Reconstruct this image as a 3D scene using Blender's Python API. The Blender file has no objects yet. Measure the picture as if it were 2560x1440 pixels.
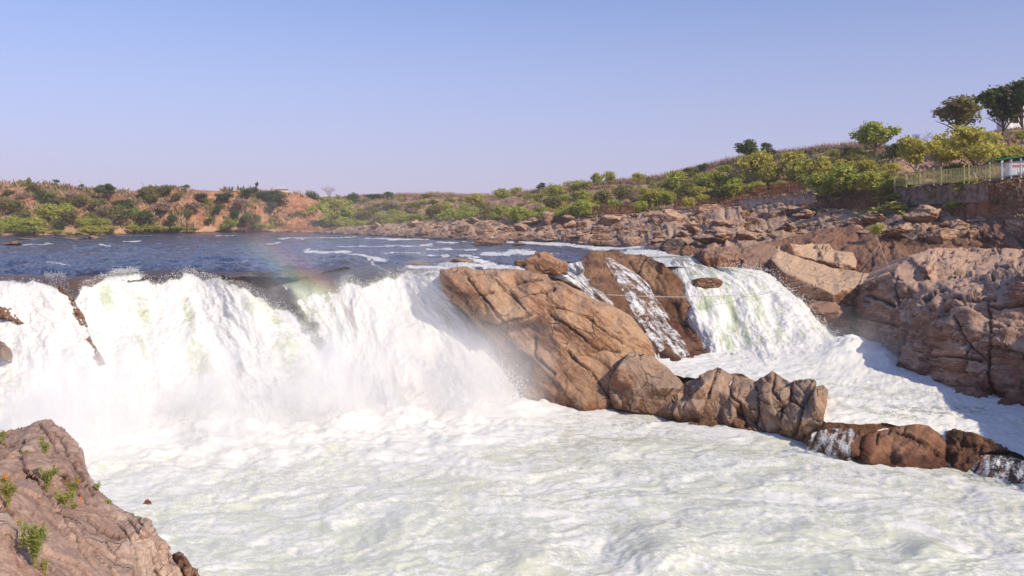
import bpy, math, random
import numpy as np
from mathutils import Vector, Matrix
from mathutils.geometry import delaunay_2d_cdt
R = math.radians
random.seed(7)
SC = bpy.context.scene
COL = SC.collection
# ------------------------------------------------------------------ camera, world, sun, exposure
F, CX, HY, EYE = 2217.0, 1280.0, 545.0, 11.0      # focal length in photo pixels, horizon row, eye height over the pool
cam_d = bpy.data.cameras.new('camera'); cam = bpy.data.objects.new('camera', cam_d); COL.objects.link(cam)
cam_d.sensor_width = 36; cam_d.lens = 36 * F / 2560; cam_d.shift_y = -(720 - HY) / 2560
cam_d.clip_start = 0.1; cam_d.clip_end = 20000
cam.location = (0, 0, EYE); cam.rotation_euler = (R(90), 0, 0); SC.camera = cam
SUN_AZ, SUN_EL = R(133), R(36)
world = bpy.data.worlds.new('World'); SC.world = world; world.use_nodes = True
wn = world.node_tree.nodes; wl = world.node_tree.links; wn.clear()
sky = wn.new('ShaderNodeTexSky'); sky.sky_type = 'NISHITA'; sky.sun_disc = False
sky.sun_elevation = SUN_EL; sky.sun_rotation = SUN_AZ; sky.altitude = 300; sky.air_density = 1.0; sky.dust_density = 0.9; sky.ozone_density = 4.0
tint = wn.new('ShaderNodeMix'); tint.data_type = 'RGBA'; tint.blend_type = 'MULTIPLY'; tint.inputs[0].default_value = 1
tint.inputs[7].default_value = (0.98, 0.94, 1.10, 1)
bgn = wn.new('ShaderNodeBackground'); bgn.inputs[1].default_value = 0.125
wout = wn.new('ShaderNodeOutputWorld')
wtc = wn.new('ShaderNodeTexCoord'); wsx = wn.new('ShaderNodeSeparateXYZ'); wmr = wn.new('ShaderNodeMapRange'); whz = wn.new('ShaderNodeMix'); whz.data_type = 'RGBA'
wl.new(wtc.outputs['Generated'], wsx.inputs[0]); wl.new(wsx.outputs[2], wmr.inputs[0])          # dusty lavender air low over the horizon
for k_, v_ in ((1, -.02), (2, .30), (3, .93), (4, 0.)): wmr.inputs[k_].default_value = v_
wl.new(wmr.outputs[0], whz.inputs[0]); whz.inputs[7].default_value = (3.7, 3.35, 5.1, 1)
wl.new(sky.outputs[0], tint.inputs[6]); wl.new(tint.outputs[2], whz.inputs[6]); wl.new(whz.outputs[2], bgn.inputs[0]); wl.new(bgn.outputs[0], wout.inputs[0])
sun_d = bpy.data.lights.new('sun', 'SUN'); sun_d.energy = 3.9; sun_d.angle = R(0.53); sun_d.color = (1.0, 0.89, 0.72)
sun = bpy.data.objects.new('sun', sun_d); COL.objects.link(sun)
SV = Vector((math.sin(SUN_AZ) * math.cos(SUN_EL), math.cos(SUN_AZ) * math.cos(SUN_EL), math.sin(SUN_EL)))
sun.rotation_euler = SV.to_track_quat('Z', 'Y').to_euler()
sun.location = (40, -40, 60)
SC.view_settings.view_transform = 'Standard'; SC.view_settings.look = 'None'
SC.view_settings.exposure = 0.15; SC.view_settings.gamma = 1; SC.view_settings.use_curve_mapping = False
SC.cycles.volume_step_rate = 2.0; SC.cycles.volume_max_steps = 64
SC.cycles.max_bounces = 6; SC.cycles.diffuse_bounces = 3; SC.cycles.glossy_bounces = 3; SC.cycles.transmission_bounces = 4
SC.cycles.volume_bounces = 0; SC.cycles.transparent_max_bounces = 40; SC.cycles.caustics_reflective = False; SC.cycles.caustics_refractive = False

# ------------------------------------------------------------------ numeric helpers
def pt(x, y, Y):
    return np.array(((x - CX) / F * Y, Y + 0 * x, EYE - (y - HY) / F * Y)).T if isinstance(x, np.ndarray) else np.array(((x - CX) / F * Y, Y, EYE - (y - HY) / F * Y))
def yz(y, z): return (EYE - z) * F / (y - HY)          # distance of a point on the level plane z seen on row y

def _hash(ix, iy, iz, seed):
    h = (ix.astype(np.uint32) * np.uint32(374761393)) ^ (iy.astype(np.uint32) * np.uint32(668265263)) ^ (iz.astype(np.uint32) * np.uint32(2147483647)) ^ np.uint32((seed * 974711 + 12345) & 0xffffffff)
    h = (h ^ (h >> np.uint32(13))) * np.uint32(1274126177)
    h = (h ^ (h >> np.uint32(15))) * np.uint32(2246822519)
    return h ^ (h >> np.uint32(16))
_G = np.array([(1,1,0),(-1,1,0),(1,-1,0),(-1,-1,0),(1,0,1),(-1,0,1),(1,0,-1),(-1,0,-1),(0,1,1),(0,-1,1),(0,1,-1),(0,-1,-1),(1,1,0),(-1,1,0),(0,-1,1),(0,-1,-1)], float)
def perlin(P, seed=0):
    P = np.asarray(P, float); i = np.floor(P).astype(np.int64); f = P - i
    u = f * f * f * (f * (f * 6 - 15) + 10); out = 0
    for dx in (0, 1):
        wx = u[:, 0] if dx else 1 - u[:, 0]
        for dy in (0, 1):
            wy = u[:, 1] if dy else 1 - u[:, 1]
            for dz in (0, 1):
                wz = u[:, 2] if dz else 1 - u[:, 2]
                g = _G[_hash(i[:, 0] + dx, i[:, 1] + dy, i[:, 2] + dz, seed) & np.uint32(15)]
                out = out + wx * wy * wz * (g[:, 0] * (f[:, 0] - dx) + g[:, 1] * (f[:, 1] - dy) + g[:, 2] * (f[:, 2] - dz))
    return out
def fbm(P, oct=4, seed=0, gain=0.5, lac=2.03, ridged=False):
    a, s, out = 1.0, 1.0, 0
    for o in range(oct):
        n = perlin(P * s, seed + o * 17)
        if ridged: n = 1 - 2 * np.abs(n) * 1.6
        out = out + a * n; a *= gain; s *= lac
    return out
def worley(P, seed=0):
    """F1, F2, tilt: distance to nearest and second feature point, and a random planar tilt inside each cell"""
    i = np.floor(P).astype(np.int64); n = len(P)
    f1 = np.full(n, 9.); f2 = np.full(n, 9.); tilt = np.zeros(n); val = np.zeros(n)
    for dx in (-1, 0, 1):
        for dy in (-1, 0, 1):
            for dz in (-1, 0, 1):
                c = i + (dx, dy, dz)
                h = _hash(c[:, 0], c[:, 1], c[:, 2], seed); h2 = _hash(c[:, 0], c[:, 1], c[:, 2], seed + 91)
                q = c + np.stack([(h & np.uint32(1023)) / 1023., ((h >> np.uint32(10)) & np.uint32(1023)) / 1023., ((h >> np.uint32(20)) & np.uint32(1023)) / 1023.], 1)
                d = P - q; r = np.sqrt((d * d).sum(1))
                t = np.stack([(h2 & np.uint32(1023)) / 511.5 - 1, ((h2 >> np.uint32(10)) & np.uint32(1023)) / 511.5 - 1, ((h2 >> np.uint32(20)) & np.uint32(1023)) / 511.5 - 1], 1)
                m = r < f1
                f2 = np.where(m, f1, np.minimum(f2, r))
                tilt = np.where(m, (d * t).sum(1), tilt); val = np.where(m, (h2 & np.uint32(255)) / 255., val)
                f1 = np.where(m, r, f1)
    return f1, f2, tilt, val
def sstep(a, b, x):
    t = np.clip((x - a) / (b - a), 0, 1); return t * t * (3 - 2 * t)

class Depth:
    """distance surface through control points (x, y, distance): flat facets between them"""
    def __init__(s, ctrl):
        s.c = np.array(ctrl, float)
        v, e, f, ov, oe, of = delaunay_2d_cdt([Vector((p[0], p[1])) for p in s.c], [], [], 0, 1e-4)
        idx = [o[0] for o in ov]
        s.tri = np.array([[idx[k] for k in t] for t in f], int)
        s.inv = 1 / s.c[:, 2]
    def __call__(s, x, y):
        x = np.atleast_1d(np.asarray(x, float)); y = np.atleast_1d(np.asarray(y, float))
        best = np.full(x.shape, -1e9); out = np.zeros(x.shape)
        for a, b, c in s.tri:
            (x0, y0), (x1, y1), (x2, y2) = s.c[a, :2], s.c[b, :2], s.c[c, :2]
            D = (y1 - y2) * (x0 - x2) + (x2 - x1) * (y0 - y2)
            if abs(D) < 1e-6: continue
            l0 = ((y1 - y2) * (x - x2) + (x2 - x1) * (y - y2)) / D
            l1 = ((y2 - y0) * (x - x2) + (x0 - x2) * (y - y2)) / D
            l2 = 1 - l0 - l1
            m = np.minimum(np.minimum(l0, l1), l2); k = m > best
            if not k.any(): continue
            a0, a1, a2 = np.clip(l0, 0, 1), np.clip(l1, 0, 1), np.clip(l2, 0, 1); t = a0 + a1 + a2
            val = (a0 * s.inv[a] + a1 * s.inv[b] + a2 * s.inv[c]) / t
            out = np.where(k, val, out); best = np.where(k, m, best)
        return 1 / out

def inside(poly, x, y):
    r = np.zeros(x.shape, bool); n = len(poly); j = n - 1
    for i in range(n):
        xi, yi = poly[i]; xj, yj = poly[j]
        if yi != yj: r ^= ((yi > y) != (yj > y)) & (x < (xj - xi) * (y - yi) / (yj - yi) + xi)
        j = i
    return r
def vnormals(V, T):
    n = np.cross(V[T[:, 1]] - V[T[:, 0]], V[T[:, 2]] - V[T[:, 0]]); N = np.zeros_like(V)
    for k in range(3): np.add.at(N, T[:, k], n)
    return N / (np.linalg.norm(N, axis=1, keepdims=True) + 1e-12)

# ------------------------------------------------------------------ object helpers
def tag(o, label=None, cat=None, group=None, kind=None):
    if label: o['label'] = label
    if cat: o['category'] = cat
    if group: o['group'] = group
    if kind: o['kind'] = kind
    return o
def mesh_obj(name, V, Fc, mat, parent=None, base=None, attrs=None, smooth=True):
    V = np.asarray(V, float)
    base = np.zeros(3) if base is None else np.asarray(base, float)
    me = bpy.data.meshes.new(name)
    if isinstance(Fc, np.ndarray):
        k = Fc.shape[1]; nf = len(Fc)
        me.vertices.add(len(V)); me.vertices.foreach_set('co', (V - base).astype(np.float32).ravel())
        me.loops.add(nf * k); me.loops.foreach_set('vertex_index', Fc.astype(np.int32).ravel())
        me.polygons.add(nf); me.polygons.foreach_set('loop_start', np.arange(0, nf * k, k, dtype=np.int32))
        me.polygons.foreach_set('loop_total', np.full(nf, k, np.int32)); me.update(calc_edges=True)
    else:
        me.from_pydata((V - base).tolist(), [], [list(f) for f in Fc]); me.update()
    if smooth: me.polygons.foreach_set('use_smooth', np.ones(len(me.polygons), bool))
    for k, a in (attrs or {}).items():
        at = me.attributes.new(k, 'FLOAT', 'POINT'); at.data.foreach_set('value', np.asarray(a, np.float32))
    if mat: me.materials.append(mat)
    o = bpy.data.objects.new(name, me); COL.objects.link(o); o.location = base.tolist()
    if parent: o.parent = parent
    return o
def empty(name, loc, rz=0):
    o = bpy.data.objects.new(name, None); COL.objects.link(o); o.location = [float(v) for v in loc]; o.rotation_euler = (0, 0, rz); o.empty_display_size = .3
    return o
def copy_tree(o, parent=None):
    c = o.copy(); COL.objects.link(c); c.parent = parent
    for ch in o.children: copy_tree(ch, c)
    return c
class MB:
    """collects boxes and tubes into one mesh"""
    def __init__(s): s.v = []; s.f = []
    def add(s, V, Fc):
        b = len(s.v); s.v += [tuple(p) for p in V]; s.f += [tuple(i + b for i in f) for f in Fc]
    def box(s, c, d, rz=0):
        cx, cy, cz = c; ca, sa = math.cos(rz), math.sin(rz); V = []
        for z in (-.5, .5):
            for x, y in ((-.5, -.5), (.5, -.5), (.5, .5), (-.5, .5)):
                X, Y = x * d[0], y * d[1]; V.append((cx + X * ca - Y * sa, cy + X * sa + Y * ca, cz + z * d[2]))
        s.add(V, [(3, 2, 1, 0), (4, 5, 6, 7), (0, 1, 5, 4), (1, 2, 6, 5), (2, 3, 7, 6), (3, 0, 4, 7)])
    def tube(s, pts, rad, n=6, cap=True):
        pts = [Vector(p) for p in pts]; rad = rad if hasattr(rad, '__len__') else [rad] * len(pts); V = []; Fc = []
        for i, p in enumerate(pts):
            d = (pts[min(i + 1, len(pts) - 1)] - pts[max(i - 1, 0)]).normalized()
            a = d.cross(Vector((0, 0, 1)));
            if a.length < 1e-3: a = d.cross(Vector((1, 0, 0)))
            a.normalize(); b = d.cross(a)
            for k in range(n):
                t = 2 * math.pi * k / n; V.append(p + (a * math.cos(t) + b * math.sin(t)) * rad[i])
        for i in range(len(pts) - 1):
            for k in range(n):
                Fc.append((i * n + k, i * n + (k + 1) % n, (i + 1) * n + (k + 1) % n, (i + 1) * n + k))
        if cap: Fc += [tuple(range(n - 1, -1, -1)), tuple(range((len(pts) - 1) * n, len(pts) * n))]
        s.add(V, Fc)
    def build(s, name, mat, parent=None, base=None, smooth=False):
        return mesh_obj(name, np.array(s.v), s.f, mat, parent, base, smooth=smooth)

# ------------------------------------------------------------------ surface patches and rocks
def patch(outline, ctrl, step, smooth=3, rough=1.5, seed=1, ystep=None):
    """triangulated front surface inside an outline of (x, y, distance), faceted through the control points"""
    ys = (ystep or step) / step
    D = Depth([p for p in outline] + list(ctrl))
    out = []
    n = len(outline)
    for i in range(n):
        a, b = np.array(outline[i], float), np.array(outline[(i + 1) % n], float)
        L = math.hypot(b[0] - a[0], (b[1] - a[1]) / ys); k = max(1, int(L / step))
        for j in range(k):
            t = j / k; p = a + (b - a) * t; p[2] = 1 / ((1 - t) / a[2] + t / b[2]); out.append(p)
    out = np.array(out)
    if rough:
        Q = np.stack([out[:, 0] / (step * 7), out[:, 1] / (step * 7), np.full(len(out), seed * 3.7)], 1)
        out[:, 0] += rough * 2.2 * fbm(Q, 3, seed); out[:, 1] += rough * 2.2 * fbm(Q + 31.7, 3, seed + 5) * min(1, ys * 1.0)
    x0, y0 = out[:, :2].min(0); x1, y1 = out[:, :2].max(0)
    rows = np.arange(y0 + step * ys * .6, y1, step * ys * .866)
    rng = np.random.default_rng(seed); gx = []; gy = []
    for r, yy in enumerate(rows):
        xs = np.arange(x0 + (r % 2) * step * .5, x1, step); gx.append(xs); gy.append(np.full(len(xs), yy))
    gx = np.concatenate(gx); gy = np.concatenate(gy)
    gx = gx + rng.uniform(-.22, .22, len(gx)) * step; gy = gy + rng.uniform(-.22, .22, len(gy)) * step * ys
    k = inside(out[:, :2], gx, gy); gx, gy = gx[k], gy[k]
    # keep clear of the outline
    keep = np.ones(len(gx), bool)
    for c0 in range(0, len(gx), 4000):
        d = np.min(((gx[c0:c0 + 4000, None] - out[None, :, 0]) / step) ** 2 + ((gy[c0:c0 + 4000, None] - out[None, :, 1]) / step / ys) ** 2, 1)
        keep[c0:c0 + 4000] = d > .3
    gx, gy = gx[keep], gy[keep]
    m = len(out)
    co = [Vector((p[0], p[1] / ys)) for p in out] + [Vector((a, b / ys)) for a, b in zip(gx, gy)]
    v, e, f, ov, oe, of = delaunay_2d_cdt(co, [(i, (i + 1) % m) for i in range(m)], [], 1, 1e-5)
    PX = np.array([(p[0], p[1] * ys) for p in v]); T = np.array(f, int)
    isb = np.zeros(len(PX), bool); order = {}
    for i, o in enumerate(ov):
        if o and o[0] < m: isb[i] = True; order[o[0]] = i
    loop = [order[i] for i in range(m) if i in order]
    Yd = D(PX[:, 0], PX[:, 1]); iv = 1 / Yd
    E = np.unique(np.sort(np.concatenate([T[:, [0, 1]], T[:, [1, 2]], T[:, [2, 0]]]), axis=1), axis=0)
    deg = np.bincount(E.ravel(), minlength=len(PX)).astype(float)
    for _ in range(smooth):
        s = np.zeros(len(PX)); np.add.at(s, E[:, 0], iv[E[:, 1]]); np.add.at(s, E[:, 1], iv[E[:, 0]])
        iv = np.where(isb, iv, .5 * iv + .5 * s / np.maximum(deg, 1))
    V = pt(PX[:, 0], PX[:, 1], 1 / iv)
    nrm = np.cross(V[T[:, 1]] - V[T[:, 0]], V[T[:, 2]] - V[T[:, 0]])
    if (nrm * (V[T[:, 0]] - (0, 0, EYE))).sum() > 0: T = T[:, ::-1]
    return V, T, np.array(loop), PX, D
def close_back(V, T, loop, thick, shrink=.9, dz=0, dx=0):
    """give the front surface a body: the outline goes back by `thick` metres and closes"""
    n = len(V); B = V[loop]; c = B.mean(0); rings = []
    for t, s in ((.35, 1 - (1 - shrink) * .25), (1, shrink)):
        Q = c + (B - c) * s; Q[:, 1] = B[:, 1] + thick * t; Q[:, 2] += dz * t; Q[:, 0] += dx * t; rings.append(Q)
    cen = rings[-1].mean(0) + (0, thick * .2, 0)
    m = len(loop); A = np.arange(m); Bn = (A + 1) % m; ring0 = loop; tris = []
    e = set()
    d0 = {(a, b) for t in T for a, b in ((t[0], t[1]), (t[1], t[2]), (t[2], t[0]))} if m else set()
    fwd = (loop[0], loop[1]) in d0
    ids = [np.asarray(loop), n + A, n + m + A]
    for k in range(2):
        a, b, c2, d = ids[k][A], ids[k][Bn], ids[k + 1][Bn], ids[k + 1][A]
        q = np.concatenate([np.stack([b, a, d], 1), np.stack([b, d, c2], 1)])
        tris.append(q if fwd else q[:, ::-1])
    q = np.stack([ids[2][Bn], ids[2][A], np.full(m, n + 2 * m)], 1); tris.append(q if fwd else q[:, ::-1])
    return np.concatenate([V, rings[0], rings[1], cen[None]]), np.concatenate([T] + tris)
def rock_disp(P, N, a=1.0, seed=3, block=1.6, blk=.32, lump=.25, strata=(0.25, -.5, 1), st=.12, sfreq=1.3, fine=.035, crack=.10, flat=1.9, warp=.14, sub=.30):
    """blocky cleavage, bedding ledges and roughness, as an offset along the normal; also a tone per block and layer"""
    W = P + warp * block * np.stack([fbm(P / block / 1.2, 2, seed + 40), fbm(P / block / 1.2 + 9, 2, seed + 41), fbm(P / block / 1.2 + 19, 2, seed + 42)], 1)
    sd = np.array(strata, float); sd /= np.linalg.norm(sd); al = W @ sd
    Q = W / block + np.outer(al / block, sd) * (flat - 1)           # cells flattened along the bedding
    f1, f2, tilt, val = worley(Q, seed)
    d = blk * (tilt * 1.0 + (val - .5) * .8) - crack * (1 - sstep(0, .06, f2 - f1)) * (val > .3)
    Q2 = Q * 2.6 + 5; f1b, f2b, tb, vb = worley(Q2, seed + 7)
    d = d + blk * sub * (tb * .9 + (vb - .5) * .7) - crack * .3 * (1 - sstep(0, .07, f2b - f1b)) * (vb > .5)
    d = d + lump * fbm(P / (block * 2.4), 3, seed + 11)
    ph = al * sfreq + .55 * fbm(P / (block * 1.6), 2, seed + 23); saw = ph - np.floor(ph); li = np.floor(ph)
    lr = ((np.sin(li * 127.1 + seed) * 43758.5453) % 1 + 1) % 1
    ledge = (1 - saw) ** 1.6 - .35                                    # each bed stands proud at its lower lip and weathers back above
    d = d + st * ledge * (.35 + .9 * lr) * (.55 + .6 * fbm(P / (block * 1.3), 2, seed + 29))
    d = d + fine * fbm(P * 2.4, 4, seed + 31, .62, ridged=True)
    tone = np.clip(.5 + .34 * (val - .5) + .20 * (vb - .5) + .40 * (lr - .5), 0, 1)
    return d * a, tone
# ------------------------------------------------------------------ materials
class NT:
    def __init__(s, name):
        s.m = bpy.data.materials.new(name); s.m.use_nodes = True; s.t = s.m.node_tree; s.t.nodes.clear()
        s.out = s.t.nodes.new('ShaderNodeOutputMaterial')
    def n(s, t, **kw):
        nd = s.t.nodes.new('ShaderNode' + t)
        for k, v in kw.items(): setattr(nd, k, v)
        return nd
    def put(s, sock, v):
        if isinstance(v, bpy.types.NodeSocket): s.t.links.new(v, sock)
        elif isinstance(v, tuple) and len(v) == 3 and sock.type == 'RGBA': sock.default_value = (*v, 1)
        else: sock.default_value = v
    def pos(s): return s.n('NewGeometry').outputs['Position']
    def obj(s): return s.n('TexCoord').outputs['Object']
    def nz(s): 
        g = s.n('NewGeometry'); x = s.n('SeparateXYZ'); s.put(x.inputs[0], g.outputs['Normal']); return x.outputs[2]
    def attr(s, name): return s.n('Attribute', attribute_name=name).outputs['Fac']
    def rnd(s): return s.n('ObjectInfo').outputs['Random']
    def map(s, v, scale=(1, 1, 1), rot=(0, 0, 0), loc=(0, 0, 0)):
        m = s.n('Mapping'); s.put(m.inputs[0], v); m.inputs[1].default_value = loc; m.inputs[2].default_value = rot; m.inputs[3].default_value = scale; return m.outputs[0]
    def noise(s, v, scale, detail=4, rough=.55, dist=0):
        m = s.n('TexNoise'); s.put(m.inputs['Vector'], v); m.inputs['Scale'].default_value = scale; m.inputs['Detail'].default_value = detail
        m.inputs['Roughness'].default_value = rough; m.inputs['Distortion'].default_value = dist; return m.outputs[0]
    def vor(s, v, scale, feature='F1'):
        m = s.n('TexVoronoi', feature=feature); s.put(m.inputs['Vector'], v); m.inputs['Scale'].default_value = scale; return m.outputs[0]
    def math(s, op, a, b=0., c=0.):
        m = s.n('Math', operation=op); s.put(m.inputs[0], a); s.put(m.inputs[1], b); s.put(m.inputs[2], c); return m.outputs[0]
    def rng(s, v, a, b, c=0., d=1., smooth=True):
        m = s.n('MapRange'); m.interpolation_type = 'SMOOTHSTEP' if smooth else 'LINEAR'
        for k, q in enumerate((v, a, b, c, d)): s.put(m.inputs[k], q)
        return m.outputs[0]
    def mix(s, f, a, b, mode='MIX'):
        m = s.n('Mix', data_type='RGBA', blend_type=mode); s.put(m.inputs[0], f); s.put(m.inputs[6], a); s.put(m.inputs[7], b); return m.outputs[2]
    def ramp(s, v, stops):
        m = s.n('ValToRGB'); e = m.color_ramp.elements
        while len(e) < len(stops): e.new(.5)
        for k, (p, c) in enumerate(stops): e[k].position = p; e[k].color = (*c, 1)
        s.put(m.inputs[0], v); return m.outputs[0]
    def bump(s, h, strength=.5, dist=.1, normal=None):
        m = s.n('Bump'); m.inputs['Strength'].default_value = strength; m.inputs['Distance'].default_value = dist; s.put(m.inputs['Height'], h)
        if normal: s.put(m.inputs['Normal'], normal)
        return m.outputs[0]
    def bsdf(s, col, rough=.8, spec=.3, normal=None, **kw):
        b = s.n('BsdfPrincipled'); s.put(b.inputs['Base Color'], col); s.put(b.inputs['Roughness'], rough); s.put(b.inputs['Specular IOR Level'], spec)
        if normal: s.put(b.inputs['Normal'], normal)
        for k, v in kw.items(): s.put(b.inputs[k], v)
        return b.outputs[0]
    def done(s, sh): s.t.links.new(sh, s.out.inputs[0]); return s.m

def dirmap(t, v, nrm, sn, sp):
    """turn the coordinates so that nrm is local Z, then stretch: sn along it, sp across"""
    mp = t.n('Mapping', vector_type='TEXTURE'); t.put(mp.inputs[0], v); mp.inputs[2].default_value = Vector(nrm).normalized().to_track_quat('Z', 'Y').to_euler(); mp.inputs[3].default_value = (1 / sp, 1 / sp, 1 / sn); return mp.outputs[0]
def rock_mat(name, dark, mid, light, top=None, topamt=.5, wetcol=None, strata=(.25, -.5, 1), stri=.6, local=False, scale=1., crack=.8, bump=.9, spec=.25, rough=.85, iron=(.33, .125, .05), ironamt=.45, pale=None, sfine=1.):
    t = NT(name); p = t.obj() if local else t.pos()
    if scale != 1: p = t.map(p, (scale,) * 3)
    nv = t.n('TexNoise'); t.put(nv.inputs['Vector'], p); nv.inputs['Scale'].default_value = .7; nv.inputs['Detail'].default_value = 3
    sc = t.n('VectorMath', operation='SCALE'); t.put(sc.inputs[0], nv.outputs[1]); sc.inputs['Scale'].default_value = .45
    wob = t.n('VectorMath', operation='ADD'); t.put(wob.inputs[0], p); t.put(wob.inputs[1], sc.outputs[0]); q = wob.outputs[0]
    big = t.math('ADD', t.noise(p, .42, 7, .68, .5), t.math('MULTIPLY', t.math('SUBTRACT', t.attr('tone') if not local else t.rnd(), .5), .34))
    col = t.ramp(big, [(.30, dark), (.47, mid), (.66, light)])
    s1 = t.noise(dirmap(t, q, strata, 3.0 * sfine, .22), 1., 8, .70)          # bedding streaks
    s2 = t.noise(dirmap(t, q, strata, 9.0 * sfine, .5), 1., 6, .65)           # fine laminae
    col = t.mix(t.rng(s1, .50, .60, 0., stri), col, dark); col = t.mix(t.rng(s1, .48, .38, 0., stri * .8), col, light)
    col = t.mix(t.rng(s2, .51, .62, 0., .6), col, t.mix(1., col, (.55, .47, .42), 'MULTIPLY'))
    st = t.noise(t.map(p, (1, 1, .35)), .55, 7, .72, .8)                       # iron stains running down
    col = t.mix(t.rng(st, .50, .62, 0., ironamt), col, iron)
    pl = t.noise(p, 1.3, 8, .75, .3); col = t.mix(t.rng(pl, .54, .66, 0., .6), col, pale or light)
    sp = t.noise(p, 11., 5, .75); col = t.mix(t.rng(sp, .44, .62, 0., .65), col, t.mix(1., col, (.48, .42, .40), 'MULTIPLY'))
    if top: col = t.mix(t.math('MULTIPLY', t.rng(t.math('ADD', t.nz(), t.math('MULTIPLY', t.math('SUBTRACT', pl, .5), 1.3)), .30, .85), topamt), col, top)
    ed = t.vor(dirmap(t, q, strata, .9, .34), 1., 'DISTANCE_TO_EDGE'); em = t.math('MULTIPLY', t.rng(ed, .018, .0), t.rng(t.noise(p, .6, 2), .46, .58))
    col = t.mix(t.math('MULTIPLY', em, crack), col, (.03, .018, .014))
    col = t.mix(t.math('MULTIPLY', t.attr('joint'), .8), col, (.035, .02, .015))
    w = t.attr('wet'); col = t.mix(w, col, t.mix(1., col, wetcol or (.42, .30, .22), 'MULTIPLY'))
    h = t.math('ADD', t.math('ADD', t.math('MULTIPLY', s1, .5), t.math('MULTIPLY', s2, .35)), t.math('ADD', t.math('MULTIPLY', t.noise(p, 3.3, 9, .68), .7), t.math('MULTIPLY', em, -.5)))
    return t.done(t.bsdf(col, t.rng(w, 0., 1., rough, .34), spec, t.bump(h, bump, .25)))

M = {}
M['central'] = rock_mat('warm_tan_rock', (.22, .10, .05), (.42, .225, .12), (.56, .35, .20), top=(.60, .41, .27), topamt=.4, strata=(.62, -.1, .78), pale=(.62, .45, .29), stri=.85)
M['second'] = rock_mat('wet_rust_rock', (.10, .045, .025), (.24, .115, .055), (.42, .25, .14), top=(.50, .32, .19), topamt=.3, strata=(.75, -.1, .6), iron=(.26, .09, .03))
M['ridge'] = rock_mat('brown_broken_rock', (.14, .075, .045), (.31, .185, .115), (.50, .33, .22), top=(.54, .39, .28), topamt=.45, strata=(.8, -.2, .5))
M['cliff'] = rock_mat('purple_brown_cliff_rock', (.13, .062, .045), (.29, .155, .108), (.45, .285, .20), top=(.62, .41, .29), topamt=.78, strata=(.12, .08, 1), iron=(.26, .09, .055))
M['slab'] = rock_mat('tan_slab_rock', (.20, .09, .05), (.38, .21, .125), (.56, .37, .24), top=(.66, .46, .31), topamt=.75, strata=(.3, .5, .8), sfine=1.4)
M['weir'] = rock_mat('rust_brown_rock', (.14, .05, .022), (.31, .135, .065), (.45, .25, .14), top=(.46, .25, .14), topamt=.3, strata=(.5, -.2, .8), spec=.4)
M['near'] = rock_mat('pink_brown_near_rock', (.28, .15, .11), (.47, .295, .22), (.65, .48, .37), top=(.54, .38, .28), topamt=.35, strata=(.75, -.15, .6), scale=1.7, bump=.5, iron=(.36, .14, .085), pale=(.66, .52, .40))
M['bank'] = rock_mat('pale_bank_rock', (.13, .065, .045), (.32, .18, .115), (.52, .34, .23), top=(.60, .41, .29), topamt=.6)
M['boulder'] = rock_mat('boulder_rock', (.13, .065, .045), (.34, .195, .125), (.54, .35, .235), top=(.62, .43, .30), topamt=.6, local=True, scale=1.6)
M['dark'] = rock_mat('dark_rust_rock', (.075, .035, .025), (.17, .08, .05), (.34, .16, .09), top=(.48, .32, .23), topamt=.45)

def earth(name, a, b, c, d):
    t = NT(name); p = t.pos()
    n = t.noise(p, .16, 8, .68, .6); col = t.ramp(n, [(.30, a), (.45, b), (.58, c), (.72, d)])
    f = t.noise(t.map(p, (1, 1, .6)), 1.4, 6, .7); col = t.mix(t.rng(f, .40, .62, 0., .7), col, t.mix(1., col, (.50, .45, .40), 'MULTIPLY'))
    col = t.mix(t.rng(t.attr('shore'), .35, .65), col, t.mix(t.noise(p, 1., 5), (.42, .24, .14), (.58, .38, .25)))
    return t.done(t.bsdf(col, .95, .1, t.bump(t.math('ADD', n, f), .8, .5)))
M['red_earth'] = earth('red_earth', (.24, .115, .07), (.44, .205, .115), (.54, .29, .165), (.40, .26, .15))
M['dry_hill'] = earth('dry_hillside', (.25, .155, .10), (.42, .26, .17), (.50, .34, .22), (.38, .29, .16))
M['brown_bank'] = earth('brown_grassy_bank', (.15, .07, .045), (.30, .125, .075), (.38, .20, .13), (.36, .24, .16))

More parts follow.
